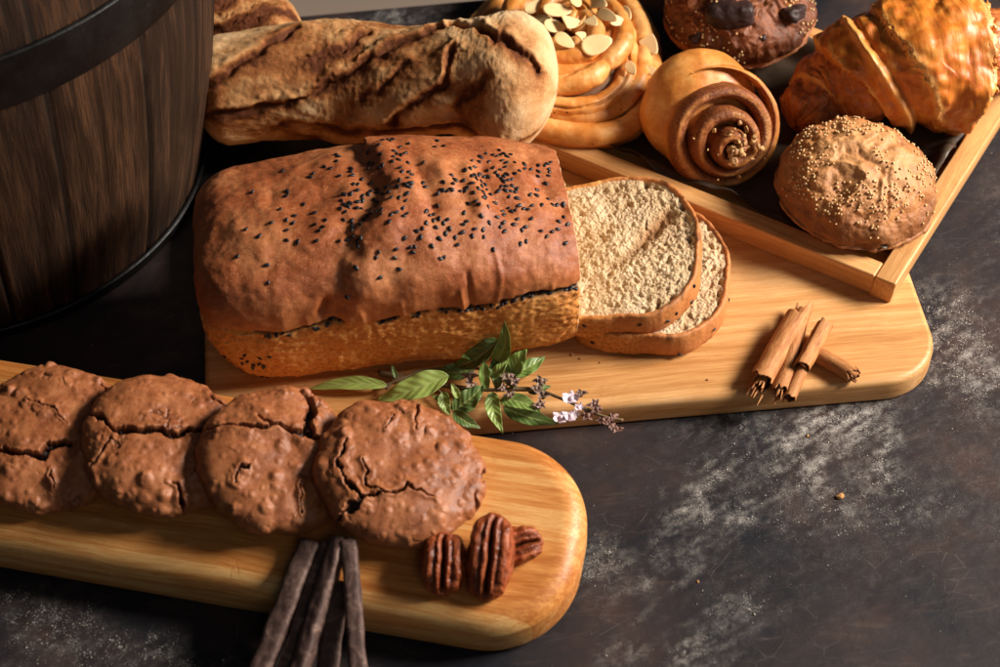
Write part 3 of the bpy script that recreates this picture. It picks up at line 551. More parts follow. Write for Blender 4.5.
pecan(onfb(-6.75,2.95,3.75,(16,0,9)),3.3,2.35,1.9,1,'smaller reddish pecan half, left one of the three beside the cookies')
pecan(onfb(-4.45,3.65,4.0,(20,0,4)),4.5,2.4,2.1,2,'largest dark brown pecan half, middle one of the three')
pecan(onfb(-3.4,4.65,3.55,(8,25,-62)),3.0,1.9,1.3,3,'pecan half lying behind the largest one, partly hidden')
# ------------------------------------------------------------ dusty chocolate sticks leaning on the board edge
cm=Mat('dusty_chocolate',.6,.3); r=cm.rgb(); a=cm.noise(1.2,None,6,.7,.6); b=cm.noise(6,None,4,.75); s_=cm.noise(1,cm.vmul(cm.co,(1.2,1.2,1.2)),5,.7)
cc=cm.ramp(a,[(.32,srgb(58,40,37)),(.52,srgb(92,69,62)),(.68,srgb(138,112,100))]); cm.out(cc,.6,cm.bump(cm.m2('ADD',a,cm.m2('MULTIPLY',b,.5)),.5,.1))
def stick(a,b,r,sq,seed,label,roll=0):
    a=np.array(a,float);b=np.array(b,float); C=a+(b-a)*np.linspace(0,1,90)[:,None]; C=C+.05*np.stack([fbm(C+seed,.4,2,1),fbm(C+seed,.4,2,2),0*C[:,0]],1)
    k=40; A=np.arange(k)/k*2*PI; c,s=np.cos(A),np.sin(A); n=4.5; rr=1/((np.abs(c)**n+np.abs(s)**n)**(1/n)); sx,sy=rr*c*sq[0],rr*s*sq[1]
    cr,sr=math.cos(rad(roll)),math.sin(rad(roll)); sx,sy=sx*cr-sy*sr,sx*sr+sy*cr
    t=np.linspace(0,1,90); R_=r*np.sqrt(np.clip(1-np.clip(1-t/.006,0,1)**2*.3,0,1)); V,F,uv=tube(C,R_,k,(sx,sy)); ax=np.vstack([np.repeat(C,k,0),C[0],C[-1]])
    N=V-ax; N/=np.linalg.norm(N,axis=1,keepdims=True)+1e-9; V=V+N*(.07*fbm(V+seed,.9,4,seed)+.05*fbm((V+seed)*(2,.3,2),1,3,5))[:,None]
    o=mesh('chocolate_stick',V,F,cm.m); tag(o,label,'chocolate stick','chocolate sticks leaning on the board edge'); smart(o,50)
def lean(u,v,w,low,ext=1.95):
    p=ap(FBM,np.array([[u,v,w]]))[0]; q=np.array(low,float); return p,p+(q-p)*ext
for (u,v,w,low),r,sq,ro,lb in (((-13.85,3.0,3.55,(-11.96,-24.53,2.2)),.5,(1.15,.8),8,'flat dusty chocolate stick, leftmost of the bundle'),
    ((-13.0,3.1,3.5,(-10.85,-24.6,2.1)),.42,(.8,.9),0,'thin chocolate stick in the dark gap beside the leftmost one'),
    ((-12.3,3.35,3.95,(-9.95,-24.8,2.6)),.5,(.9,.9),20,'pale ridged chocolate stick in the middle of the bundle'),
    ((-11.95,1.2,3.3,(-8.71,-24.2,1.7)),.52,(1.1,.8),-10,'short chocolate stick lying lowest, under the crossing ones'),
    ((-11.8,3.15,4.1,(-7.06,-25.0,3.0)),.46,(.95,.95),5,'round chocolate stick crossing on the right side of the bundle')):
    p,q=lean(u,v,w,low); stick(p,q,r,sq,int(u*-7),lb,ro)
# ------------------------------------------------------------ cinnamon quills
qm=Mat('cinnamon_bark',.6,.3); a=qm.noise(1,qm.attr('wc').outputs['Vector'],6,.7); q1=qm.noise(1,qm.vmul(qm.attr('wc').outputs['Vector'],(5,3,1)),4,.75); r=qm.rgb()
qc=qm.ramp(qm.m2('MULTIPLY_ADD',q1,.4,qm.m2('MULTIPLY',a,.6)),[(.34,srgb(134,74,36)),(.5,srgb(184,120,68)),(.66,srgb(214,156,100))]); qc=qm.mix(r[0],qc,srgb(84,40,22)); qm.out(qc,.6,qm.bump(qm.m2('ADD',a,q1),.5,.08))
def quill(name,a,b,r,seed,parent,turns=1.35,roll=0,rag=(.3,.3),double=False,core=.45):
    a=np.array(a,float);b=np.array(b,float); m_,k=110,64; L=np.linalg.norm(b-a); C=a+(b-a)*np.linspace(0,1,m_)[:,None]; C=C+.06*r*np.stack([fbm(C+seed,.5,2,1),fbm(C+seed,.5,2,2),fbm(C+seed,.5,2,3)],1)*3
    th=np.linspace(0,1,k); ang=th*turns*2*PI+rad(roll); ro=r*(1-(1-core)*th**1.3*.9); thk=.085*r/.5
    if double: ang=(th-.5)*2; ro=r*(1-.0*th); 
    T_,N_,B_=frames(C); sgn=[]
    def sheet(off):
        rr=(ro-off)[None,:]*(1+.07*fbm(np.stack([np.repeat(np.arange(m_)/m_*L*.5,k),np.tile(th*3,m_),np.full(m_*k,seed*3.1)],1),1,3,seed).reshape(m_,k))
        return C[:,None]+rr[...,None]*(np.cos(ang)[None,:,None]*N_[:,None]+np.sin(ang)[None,:,None]*B_[:,None])
    O=sheet(0);I=sheet(thk)
    jag=lambda s_,am: am*np.clip(.5+1.6*fbm(np.stack([th*9,0*th+s_,0*th],1),1,3,seed),-.1,1.6)
    e0=jag(1.3,rag[0]); e1=jag(5.7,rag[1]); t=np.linspace(0,1,m_)[:,None]; sh=(e0[None]*(1-t)**3-e1[None]*t**3)[...,None]*((b-a)/L); O=O+sh; I=I+sh
    n=m_*k; i=np.arange(n).reshape(m_,k); V=np.vstack([O.reshape(-1,3),I.reshape(-1,3)])
    g=lambda A_: np.stack([A_[:-1,:-1].ravel(),A_[:-1,1:].ravel(),A_[1:,1:].ravel(),A_[1:,:-1].ravel()],1)
    ed=lambda p: np.stack([p[:-1],p[1:],p[1:]+n,p[:-1]+n],1)
    F=np.vstack([g(i),g(i)[:,::-1]+n,ed(i[0])[:,::-1],ed(i[-1]),ed(i[:,0]),ed(i[:,-1])[:,::-1]])
    wc=np.stack([np.tile(th*turns*6.3*r*3,m_),np.repeat(np.linspace(0,L,m_)*.45,k),np.full(n,seed*5.)],1); A=np.zeros((2*n,3)); A[n:,0]=.75; A[:n,0]=np.tile(np.exp(-(th/.012)**2)+.5*sst(.72,.9,th),m_)*.8
    return mesh(name,V,F,qm.m,parent,attr=A,vec=np.vstack([wc,wc]))
def splinters(parent,base,dr,n,L,r,seed):
    rg=np.random.default_rng(seed); dr=np.array(dr,float); dr/=np.linalg.norm(dr)
    for _ in range(n):
        b_=np.array(base)+rg.normal(0,r*.45,3)*(1,1,.5); d_=dr+rg.normal(0,.13,3)*(1,1,.3); l=L*rg.uniform(.4,1); C=b_+d_*np.linspace(-.25,1,14)[:,None]*l; C[:,2]=np.maximum(C[:,2],1.87)
        V,F,uv=tube(C,np.linspace(.11,.02,14)*rg.uniform(.6,1.3),5); mesh('splinter',V,F,qm.m,parent,vec=V*1.5,attr=np.full((len(V),3),.15)*(1,0,0))
def cinn(label): return thing('cinnamon_stick',label,'cinnamon stick',(0,0,0),group='cinnamon sticks on the board')
c=cinn('widest cinnamon stick with a splintered lower end, leftmost of the four'); quill('bark',(14.75,-6.2,2.42),(17.5,-.95,2.42),.76,1,c,1.2,roll=200,rag=(.5,.3)); quill('inner_bark',(14.5,-6.6,2.3),(16.6,-2.6,2.3),.42,12,c,1.1,roll=80,rag=(1,.3)); splinters(c,(14.5,-6.4,2.1),(-.45,-1,-.05),4,.9,.35,3)
c=cinn('slim dark seamed cinnamon stick with a pointed top, between two wider ones'); quill('bark',(15.85,-6.9,2.3),(18.0,-.1,2.5),.55,2,c,1.25,roll=150,rag=(.7,1.1),core=.5); quill('inner_bark',(15.75,-7.1,2.25),(17.5,-1.2,2.75),.34,13,c,1.1,roll=20,rag=(.9,1.2)); splinters(c,(15.7,-6.9,2.1),(-.2,-1,-.05),2,.4,.3,5)
c=cinn('smooth round cinnamon tube with a narrower piece poking from its lower end'); quill('bark',(17.15,-5.2,2.75),(18.95,-1.65,2.75),.58,3,c,1.4,roll=250,rag=(.15,.15)); quill('inner_bark',(16.4,-7.1,2.3),(18.5,-2.4,2.75),.42,14,c,1.3,roll=100,rag=(.15,.1))
c=cinn('short cinnamon stick lying crosswise behind the other three'); quill('bark',(17.6,-3.1,2.28),(20.3,-5.35,2.28),.58,4,c,1.3,roll=130,rag=(.2,.4)); quill('inner_bark',(17.9,-3.3,2.25),(20.45,-5.5,2.25),.32,15,c,1.1,roll=10,rag=(.1,.2)); splinters(c,(20.2,-5.3,2.3),(1,-.8,.05),3,.3,.4,7)
# ------------------------------------------------------------ flowering herb sprig
lm=Mat('leaf_green',.42,.45); r=lm.rgb(); wv=lm.attr('wc').outputs['Vector']; lr=lm.n('ShaderNodeObjectInfo').outputs['Random']; ns=lm.noise(3,None,4,.6)
vein=lm.m2('SINE',lm.n('ShaderNodeSeparateXYZ',{0:wv}).outputs[2]); lc=lm.ramp(lm.m2('MULTIPLY_ADD',lr,.6,lm.m2('MULTIPLY',ns,.4)),[(.2,srgb(58,86,36)),(.5,srgb(96,126,52)),(.8,srgb(152,170,84))])
lc=lm.mix(r[0],lc,srgb(166,178,110)); lm.out(lc,.42,lm.bump(vein,.25,.05),Subsurface_Weight=.12,Subsurface_Radius=(.002,.003,.001))
st_=Mat('herb_stem',.6,.3); sc_=st_.mix(st_.noise(1.2,None,4),srgb(96,84,48),srgb(124,96,72)); st_.out(sc_,nrm=st_.bump(st_.noise(6),.3,.05))
fl=Mat('petal_white',.5,.3); fl.out(fl.mix(fl.noise(3),srgb(236,222,226),srgb(214,186,204)),Subsurface_Weight=.2,Subsurface_Radius=(.003,.002,.002))
bd=Mat('bud_brown',.6,.3); bd.out(bd.mix(bd.noise(2.5,None,4),srgb(122,110,84),srgb(150,116,112))); tp=Mat('bud_purple',.6,.3); tp.out(tp.mix(tp.noise(2.5,None,4),srgb(118,84,78),srgb(156,122,108)))
def leafmesh(a,b,w,fold=.35,arch=.25,curl=0,up=(0,-.35,1),seed=0,nr=22,nc=10):
    a=np.array(a,float);b=np.array(b,float); L=np.linalg.norm(b-a); t=np.linspace(0,1,nr); up=np.array(up,float); d=(b-a)/L; up=up-d*(up@d); up/=np.linalg.norm(up); sd=np.cross(d,up)
    C=a+(b-a)*t[:,None]+up*(arch*L*np.sin(t*PI)*.5)[:,None]+sd*(curl*L*np.sin(t*PI))[:,None]; hw=w/2*np.sin(np.clip(t,0,1)**.72*PI)**.8*(1-.1*t); u=np.linspace(-1,1,2*nc+1)
    wav=.05*w*np.sin(t[:,None]*17+seed+u[None]*2)*np.abs(u)[None]
    V=C[:,None]+sd*(u[None,:,None]*hw[:,None,None])+up*((np.abs(u)**1.3)[None,:,None]*hw[:,None,None]*fold+wav[...,None]); m=V.shape[1]
    i=np.arange(nr*m).reshape(nr,m); F=np.stack([i[:-1,:-1].ravel(),i[1:,:-1].ravel(),i[1:,1:].ravel(),i[:-1,1:].ravel()],1)
    uu=np.tile(np.abs(u),nr); wc=np.stack([uu,np.repeat(t,m),(np.repeat(t,m)*1.0-uu*.22)*2*PI*7],1); A=np.stack([.75*np.exp(-(uu/.07)**2)+.12,0*uu,0*uu],1)
    return V.reshape(-1,3),F,wc,A
def leaf(parent,*a,**k):
    V,F,wc,A=leafmesh(*a,**k); o=mesh('leaf',V,F,lm.m,parent,attr=A,vec=wc); md=o.modifiers.new('t','SOLIDIFY'); md.thickness=.00018; return o
herb=thing('herb_sprig','green flowering basil sprig with small white blossoms lying before the loaf','herb')
for pts,r0,r1 in (([(-6.98,-4.93,2.1),(-5.03,-5.49,2.2),(-2.1,-6.33,2.35),(-.57,-6.56,2.5),(1.98,-6.65,2.6),(4.05,-7.69,2.7),(5.6,-8.4,2.5),(6.9,-8.62,2.3)],.17,.08),([(-7.23,-6.31,2.2),(-5.59,-5.67,2.45),(-4.07,-5.0,2.5),(-1.32,-5.0,2.6)],.09,.09),([(-1.32,-5.0,2.6),(-.45,-5.87,3),(-.17,-6.56,2.5)],.09,.07),([(-4.59,-5.3,2.3),(-3.4,-6.63,2.4),(-2.53,-8.08,2.2)],.08,.06),([(-6.5,-6.3,2.25),(-5.9,-5.6,2.4),(-5.5,-5.5,2.4)],.08,.06),([(-.9,-6.2,2.8),(-.5,-5.4,3.3),(-.1,-4.9,3.6)],.09,.06)):
    C=catm(pts,60); V,F,uv=tube(C,np.linspace(r0,r1,60)*(1+.18*np.sin(np.linspace(0,26,60))),10); mesh('stem',V,F,st_.m,herb)
LV=[((-6.4,-6.1,2.35),(-11.0,-6.15,2.05),.75,.3,.10,.03),((-2.9,-6.0,3.1),(-7.0,-6.95,2.0),1.35,.35,.16,-.05),((-.25,-5.2,3.3),(.28,-4.75,6.3),.85,.5,.1,.1),((-.06,-5.0,5.0),(-2.6,-4.95,2.7),1.15,.45,.15,-.12),((.45,-5.8,2.9),(1.5,-5.0,4.2),1.05,.2,.1,.0),((.6,-5.2,2.2),(2.6,-3.9,2.3),.9,.25,.1,.05),
    ((-.9,-5.7,3.9),(-.68,-6.6,2.3),.6,.4,.1,.05),((-.34,-5.3,3.7),(-.17,-6.6,2.3),.7,.4,.1,-.05),((-2.64,-7.85,2.2),(-.9,-6.7,3.1),1.15,.25,.12,.06),((-3.22,-6.96,2.8),(-2.8,-8.1,2.1),.65,.4,.15,.1),((-2.64,-8.0,2.3),(-1.1,-8.95,2.0),.7,.4,.25,.1),
    ((-.45,-6.79,2.6),(.15,-9.3,2.0),.8,.35,.12,.08),((.17,-7.5,2.1),(3.3,-8.6,1.98),.95,.2,.05,.05),((0,-7.4,2.6),(2.3,-8.2,2.5),.85,.25,.12,-.08),((-1.5,-5.2,2.6),(-3.9,-5.1,2.3),1.0,.3,.15,-.05),((-.91,-5.1,3.4),(-2.2,-5.3,3.9),.8,.35,.15,.1),((-2.36,-7.4,2.8),(-2.75,-6.9,3.5),.4,.5,.1,0),
    ((-2.2,-7.9,2.3),(-1.7,-9.0,2.0),.5,.4,.2,.1),((1.6,-6.7,2.4),(2.9,-6.2,2.4),.5,.3,.1,0),((.2,-5.9,3.2),(1.0,-6.6,2.5),.6,.3,.1,0),((-.6,-6.0,3.0),(.5,-5.4,3.9),.6,.4,.2,.1),((-5.9,-5.6,2.3),(-6.2,-5.0,2.9),.25,.4,.1,0),((-3.0,-7.6,2.5),(-3.9,-7.0,2.6),.35,.3,.1,0)]
for j,(a,b,w,fo,ar,cu) in enumerate(LV): leaf(herb,a,b,w*1.15,fold=fo,arch=ar,curl=cu,seed=j)
rg=np.random.default_rng(5)
def bud(c,r,mt,n=5):
    b=None; q,f=qsphere(8); V=q*(r*.7,r*.7,r)*(1+.12*fbm(q*2+c[0],1,3,2))[:,None]+c; b=mesh('bud',V,f,mt,herb)
    for k in range(n):
        a=k/n*6.28+rg.uniform(0,1); d=np.array([math.cos(a),math.sin(a)*.8,rg.uniform(-.1,.7)]); p=np.array(c); V,F,wc,A=leafmesh(p,p+d*r*rg.uniform(1.5,2.3),r*1.1,fold=.5,arch=.3,nr=8,nc=3); mesh('sepal',V,F,mt,b)
FL=[(-1.7,-6.09,3),(-1.58,-6.6,2.8),(.45,-6.2,3.2),(.17,-7.0,3.1),(.56,-7.4,3),(.8,-6.5,3),(2.32,-6.4,3),(2.03,-6.95,3),(2.42,-7.3,2.9),(2.19,-7.9,2.7),(4.55,-7.3,3),(5.43,-8.2,2.7),(5.75,-8.83,2.5),(5.3,-7.8,2.6),(4.92,-8.5,2.5)]
for j,c_ in enumerate(FL): bud(np.array(c_),rg.uniform(.2,.3),bd.m if j<11 else tp.m)
for c_ in ((6.24,-9.15,2.4),(6.52,-9.3,2.3),(6.1,-8.9,2.4),(6.35,-8.5,2.4)): bud(np.array(c_),.2,tp.m,6)
def blossom(c,r,seed):
    rg=np.random.default_rng(seed); q,f=qsphere(5); b=mesh('blossom',q*r*.28+c,f,fl.m,herb)
    for k in range(5):
        a=k/5*6.28+rg.uniform(-.3,.3); d=np.array([math.cos(a),math.sin(a),rg.uniform(.1,.6)]); p=np.array(c); V,F,wc,A=leafmesh(p,p+d*r*rg.uniform(.8,1.3),r*.95,fold=-.2,arch=-.3,nr=12,nc=5); mesh('petal',V,F,fl.m,b)
blossom((4.0,-7.7,3.1),.52,1); blossom((4.4,-8.1,2.8),.3,2); blossom((3.4,-8.75,2.7),.46,3); blossom((3.95,-8.65,2.7),.42,4); blossom((2.2,-7.95,2.8),.22,5)
# ------------------------------------------------------------ crumbs
cb=Mat('crumb_bits',.8,.2); cb.out(cb.mix(cb.noise(4),srgb(206,160,104),srgb(170,110,60)))
def bit(p,s,label,seed):
    q,f=qsphere(7); V=q*s*(1,.7,.5)*(1+.5*fbm(q*1.7+seed,1,3,seed))[:,None]; o=mesh('crumb',V,f,cb.m,M=TR((p[0],p[1],p[2]+s*.35),(0,0,seed*40))); tag(o,label,'crumb','loose crumbs')
bit((18.92,-12.24,0),.24,'largest tan crumb lying alone on the floury dark table',1)
for j,(p,s,l) in enumerate((((4.19,-3.3,1.8),.11,'crumb on the board nearest the cut end of the loaf'),((4.65,-3.6,1.8),.08,'small crumb just right of the one at the loaf end'),((5.8,-3.9,1.8),.07,'crumb on the board below the lower bread slice'),((11.96,-5.2,1.8),.1,'lone brown crumb on the board left of the cinnamon'),((17.6,-7.9,0),.09,'orange crumb on the table at the foot of the board'),((10.6,-17.9,0),.08,'tiny crumb in the swept flour streaks'))): bit(p,s,l,j+2)
# ------------------------------------------------------------ muffins
def dough_mat(name,stops,rough=.5,bs=.5,dark=srgb(70,34,18),pale=srgb(226,178,120),fs=3.0,sss=0):
    m=Mat(name,rough,.45); r=m.rgb(); a=m.noise(.55,None,4,.6); b=m.noise(fs,None,6,.7); c=m.noise(13,None,4,.7)
    col=m.ramp(m.m2('MULTIPLY_ADD',b,.42,m.m2('MULTIPLY',a,.6)),[(.36,stops[0]),(.52,stops[1]),(.68,stops[2])])
    col=m.mix(r[1],col,pale); col=m.mix(m.m2('MULTIPLY',r[0],m.mr(b,.3,.6,.7,1.1),clamp=True),col,dark)
    return m.out(col,m.mr(b,.3,.7,rough-.08,rough+.1),m.bump(m.m2('ADD',b,m.m2('MULTIPLY',c,.5)),bs,.1))
MUF=dough_mat('muffin_golden',(srgb(138,78,36),srgb(178,112,60),srgb(205,146,90)),.5,.55,srgb(96,48,20),srgb(208,152,98))
MUC=dough_mat('muffin_dark',(srgb(78,38,18),srgb(120,62,28),srgb(154,86,42)),.5,.55,srgb(36,18,12),srgb(190,112,52))
def muffin(M,R,h,low,seed,mat,label,ridge,cw):
    root=thing('muffin',label,'muffin',M=M); d,F=qsphere(150); x,y,z=d.T; up=z>0; ang=np.arctan2(y,x)
    e=1+.05*fbm(np.stack([np.cos(ang)*1.5,np.sin(ang)*1.5,0*ang+seed],1),1,3,seed)
    tap=np.where(up,1,1-.30*sst(0,-.9,z)+.05*sst(-.02,-.1,z)*sst(-.25,-.05,z)); V=np.stack([x*R*e*tap,y*R*e*tap,np.where(up,z*h,z*low)],1)
    n=3.2; lo=(~up); rr=np.sqrt(x*x+y*y); k=1/((rr**n+np.abs(z)**n)**(1/n)); V[lo,:2]*=k[lo,None]; V[lo,2]*=k[lo]
    N=vnorm(V,F); P=V+seed*9.1; wr=P+.9*np.stack([fbm(P,.3,3,1),fbm(P,.3,3,2),fbm(P,.3,3,3)],1)*2
    rd=1-2.2*np.abs(fbm(wr*ridge[0],ridge[1],3,seed)); rc=np.sqrt(V[:,0]**2+V[:,1]**2)/R; ct=sst(1.0,.45,rc)*up
    D=.26*fbm(P,.42,3,seed+1)+.12*fbm(P,1.3,4,seed+2)+up*(.30*np.clip(rd,-.6,1)*(.35+.65*ct))+(~up)*.08*fbm(P,1.2,3,4)
    V=V+N*D[:,None]; hi=np.clip(rd,0,1)*ct; cre=np.clip(-rd*1.1-.05,0,1)*ct
    A=np.stack([np.clip(cre*.7+.75*sst(.80,1.02,rc)*up*cw[1]+.35*(~up)*cw[1],0,1),np.clip(ct*cw[0]*(.5+.6*hi)+(~up)*cw[2],0,1),0*x],1)
    mesh('crumb_top',V,F,mat,root,attr=A); return root,V,F
bead=[seedshape(.15,.145,.13,3,.05),seedshape(.17,.155,.12,3,.1),seedshape(.13,.13,.12,3,.0)]
M1=TR((21.75,7.9,4.7),(6,4,0)); root,V,F=muffin(M1,4.75,2.9,2.4,3,MUF,'golden muffin dotted with pale round grains, near the corner of the tray',((1,.6,1),.36),(.75,.8,0))
rc=np.hypot(V[:,0],V[:,1])/4.75; w=(V[:,2]>.5)*np.clip(.25+1.8*fbm(V,.6,3,19),.02,2)*(.35+1.1*sst(.2,.6,rc)*sst(1.02,.85,rc)); P_,N_=scatter(V,F,w,420,.13,8); sprinkle('grain',root,P_,N_,bead,cream.m,M1,100,.05)
M2=TR((15.9,24.2,5.3),(8,-2,0)); root,V,F=muffin(M2,4.85,3.0,2.9,8,MUC,'dark brown muffin with chocolate chunks and pale grains at the top edge',((1,1,1),.5),(.12,.5,.75))
rc=np.hypot(V[:,0],V[:,1])/4.85; w=(V[:,2]>.2)*np.clip(.1+2.2*fbm(V,.5,3,29),.0,2)*(V[:,1]<2.6); P_,N_=scatter(V,F,w,230,.14,9); sprinkle('grain',root,P_,N_,bead,cream.m,M2,100,.05)
ch=Mat('chunk_chocolate',.5,.4); ch.out(ch.mix(ch.noise(2,None,5,.7),srgb(34,20,18),srgb(66,42,38)),nrm=ch.bump(ch.noise(4,None,5,.7),.5,.1))
for j,(x_,y_,s_,rz) in enumerate(((-.9,-2.6,1.6,-6),(3.3,-2.0,1.05,55),(.6,1.4,1.0,20),(-3.0,-3.3,.6,30),(1.2,-3.9,.4,80))):
    q,f=qsphere(22); V_=superq(q,4)*(s_*.95,s_*.62,s_*.5); V_=V_+.22*np.stack([fbm(V_+j*5,.9,3,1),fbm(V_+j*5,.9,3,2),fbm(V_+j*5,.9,3,3)],1)
    zt=3.0*math.sqrt(max(0,1-(x_*x_+y_*y_)/4.85**2)); mesh('chocolate_chunk',V_,f,ch.m,root,M=TR((x_,y_,zt-.06),(-y_*-9,x_*9,rz)))
# ------------------------------------------------------------ cinnamon roll
def roll_mat():
    m=Mat('roll_dough',.42,.45); r=m.rgb(); a=m.noise(.6,None,4,.6); b=m.noise(3.5,None,6,.72); c=m.noise(9,None,5,.78)
    col=m.ramp(m.m2('MULTIPLY_ADD',b,.3,m.m2('MULTIPLY',a,.7)),[(.36,srgb(190,108,40)),(.5,srgb(216,138,62)),(.64,srgb(232,168,94))])
    cf=m.m2('MULTIPLY',r[0],m.mr(c,.38,.62,.4,1.45),clamp=True); col=m.mix(cf,col,m.mix(b,srgb(80,32,12),srgb(142,68,26)))
    return m.out(col,m.m2('MULTIPLY_ADD',cf,.2,.4),m.bump(m.m2('MULTIPLY',m.m2('ADD',b,c),m.m2('MULTIPLY_ADD',r[0],1.0,.22)),.5,.1))
RM=roll_mat()
def orient(loc,z,x):
    z=Vector(z).normalized(); x=Vector(x); x=(x-z*x.dot(z)).normalized(); y=z.cross(x); R=Matrix((x,y,z)).transposed().to_4x4(); return Matrix.Translation(Vector(loc)*S)@R
MR=orient((14.0,11.6,5.9),(.22,-.84,.48),(1,0,0))
roll=thing('cinnamon_roll','coiled cinnamon roll with chopped nuts in its centre, beside the near tray wall','cinnamon roll',M=MR)
nt,nb=520,64; TM=3.35*2*PI; th=np.linspace(0,TM,nt); u=th/TM; b_=np.arange(nb)/nb*2*PI; TH,B_=np.meshgrid(th,b_,indexing='ij'); U=TH/TM
n=2.7; cb_,sb_=np.cos(B_),np.sin(B_); kk=1/((np.abs(cb_)**n+np.abs(sb_)**n)**(1/n)); W=.52-.08*U; W=W*(1+.10*np.sin(TH*1.7)); start=sst(-.01,.16,U); end=sst(1.0,.975,U)
zt=-.7+2.3*U**.85; zb=-2.9+1.2*U; zc=(zt+zb)/2; hh=(zt-zb)/2
RR=3.95-(3.95-.42)*U**.95; ca=rad(118)-TH   # outer end starts at the upper left and winds inwards clockwise
off=U[...,None]*np.array([.3,-.95,0]); rad_=RR+W*cb_*kk*(.02+.98*start)*(.5+.5*end)
Z=zc+hh*sb_*kk*(.45+.55*start)
V=np.stack([rad_*np.cos(ca)*1.0,rad_*np.sin(ca)*.98,Z],-1)+off; V=V.reshape(-1,3)
cen=np.stack([RR*np.cos(ca),RR*np.sin(ca)*.98,zc],-1)+off; N=V-cen.reshape(-1,3); N/=np.linalg.norm(N,axis=1,keepdims=True)
V=V+N*(.10*fbm(V,.6,3,3)+.05*fbm(V,1.8,3,4))[:,None]
i=np.arange(nt*nb).reshape(nt,nb); j=np.roll(i,-1,1); F=np.stack([i[:-1].ravel(),j[:-1].ravel(),j[1:].ravel(),i[1:].ravel()],1); c0=len(V); V=np.vstack([V,cen[0,0],cen[-1,0]])
F=[tuple(q) for q in F]+[(c0,int(i[0,k]),int(i[0,(k+1)%nb])) for k in range(nb)]+[(c0+1,int(i[-1,(k+1)%nb]),int(i[-1,k])) for k in range(nb)]
s_=B_; edge=np.exp(-(((s_-.62)%(2*PI)-0)/.5)**2)+np.exp(-(((s_-.62)%(2*PI)-2*PI)/.5)**2)   # outer top rim
inner=sst(.15,-.55,cb_)*sst(-.6,.2,sb_); cin_=np.clip(1.0*edge*sst(.04,.1,U)+.95*inner+.4*(sb_>.3)*sst(.1,.3,U)+.5*(U>.93),0,1)*np.where(U<.06,.5,1)
# the sugar-dark patch on the second turn
px_=np.exp(-(((np.degrees(ca)%360)-105)/22)**2)*(U>.3)*(U<.62)*(sb_>0)*.6
A=np.zeros((len(V),3)); A[:c0,0]=np.clip(cin_+px_,0,1).ravel(); mesh('coil',V,F,RM,roll,attr=A)
# plain outermost wrap bulging behind the coil
d,Fq=qsphere(90); V=d*(3.75,3.75,2.4)+(-.75,.85,-3.1); V=V+d*(.16*fbm(V,.35,3,5))[:,None]; A=np.zeros((len(V),3)); A[:,0]=np.clip(.5*fbm(V,.5,3,6),0,.12); mesh('outer_wrap',V,Fq,RM,roll,attr=A)
nm=Mat('chopped_nut',.55,.35); nm.out(nm.mix(nm.mr(nm.noise(1.3,nm.n('ShaderNodeVectorMath',{0:nm.co,1:nm.vmul(nm.n('ShaderNodeCombineXYZ',{0:nm.n('ShaderNodeObjectInfo').outputs['Random']}).outputs[0],(60,0,0))},operation='ADD').outputs[0]),.35,.65),srgb(226,180,118),srgb(120,66,34)))
rg=np.random.default_rng(2)
for k in range(46):
    big=k<36; r_=abs(rg.normal(0,.72)) if big else rg.uniform(1.3,3.2); a_=rg.uniform(0,6.28); q,f=qsphere(3); s_=rg.uniform(.11,.23) if big else rg.uniform(.06,.12); V=q*s_*rg.uniform(.55,1.35,3)*(1+1.1*perlin(q*1.3+k*1.7,3))[:,None]
    z_=1.2+rg.uniform(-.05,.4)*(1-r_/1.5) if big else 1.75-.42*r_+.25; mesh('nut_piece',V+(.3+r_*math.cos(a_)+.05,-.95+r_*math.sin(a_),z_+.12),f,nm.m,roll,smooth=False)
# ------------------------------------------------------------ croissant
def cro_mat():
    m=Mat('croissant_glaze',.32,.5); r=m.rgb(); wv=m.attr('wc').outputs['Vector']; a=m.noise(.7,m.vmul(wv,(1,2.2,2.2)),4,.55,.5); b=m.noise(1.5,m.vmul(wv,(1.2,2.2,2.2)),5,.6,.4); ln=m.noise(1,m.vmul(wv,(14,.5,.5)),3,.7,.3); c=m.noise(1,m.vmul(wv,(9,6,6)),3,.7); pt=m.noise(.9,None,4,.6,.6)
    col=m.ramp(m.m2('MULTIPLY_ADD',a,.2,m.m2('MULTIPLY_ADD',b,.16,m.m2('MULTIPLY',pt,.64))),[(.34,srgb(180,84,22)),(.47,srgb(208,114,32)),(.58,srgb(222,138,48)),(.72,srgb(236,176,88))])
    col=m.mix(r[0],col,m.ramp(b,[(.38,srgb(122,56,26)),(.55,srgb(172,88,36)),(.7,srgb(204,122,58))])); col=m.mix(m.m2('MULTIPLY',r[1],.6,clamp=True),col,srgb(170,86,30))
    col=m.mix(m.m2('MULTIPLY',m.mr(ln,.52,.66),.2),col,srgb(240,178,92)); col=m.mix(m.m2('MULTIPLY',r[2],.75,clamp=True),col,srgb(246,200,122))
    return m.out(col,m.mr(b,.35,.65,.34,.54),m.bump(m.m2('ADD',m.m2('MULTIPLY',a,.9),m.m2('MULTIPLY_ADD',ln,.3,m.m2('MULTIPLY',b,.6))),.45,.11))
CR=cro_mat()
m_,k=620,360; pts=[(18.9,14.4,3.9),(20.8,16.3,4.7),(23.2,16.6,6.0),(26.0,16.7,6.9),(28.8,17.3,6.9),(31.4,18.3,6.6),(35.0,20.2,5.6)]; C=catm(pts,m_); T_,N_,B_=frames(C)
tt=np.linspace(0,1,m_); an=np.arange(k)/k*2*PI; TT,AN=np.meshgrid(tt,an,indexing='ij'); dirv=np.cos(AN)[...,None]*N_[:,None]+np.sin(AN)[...,None]*B_[:,None]
dn=dirv@np.array([.10,-.72,-.70])         # how far round towards the near, lower side
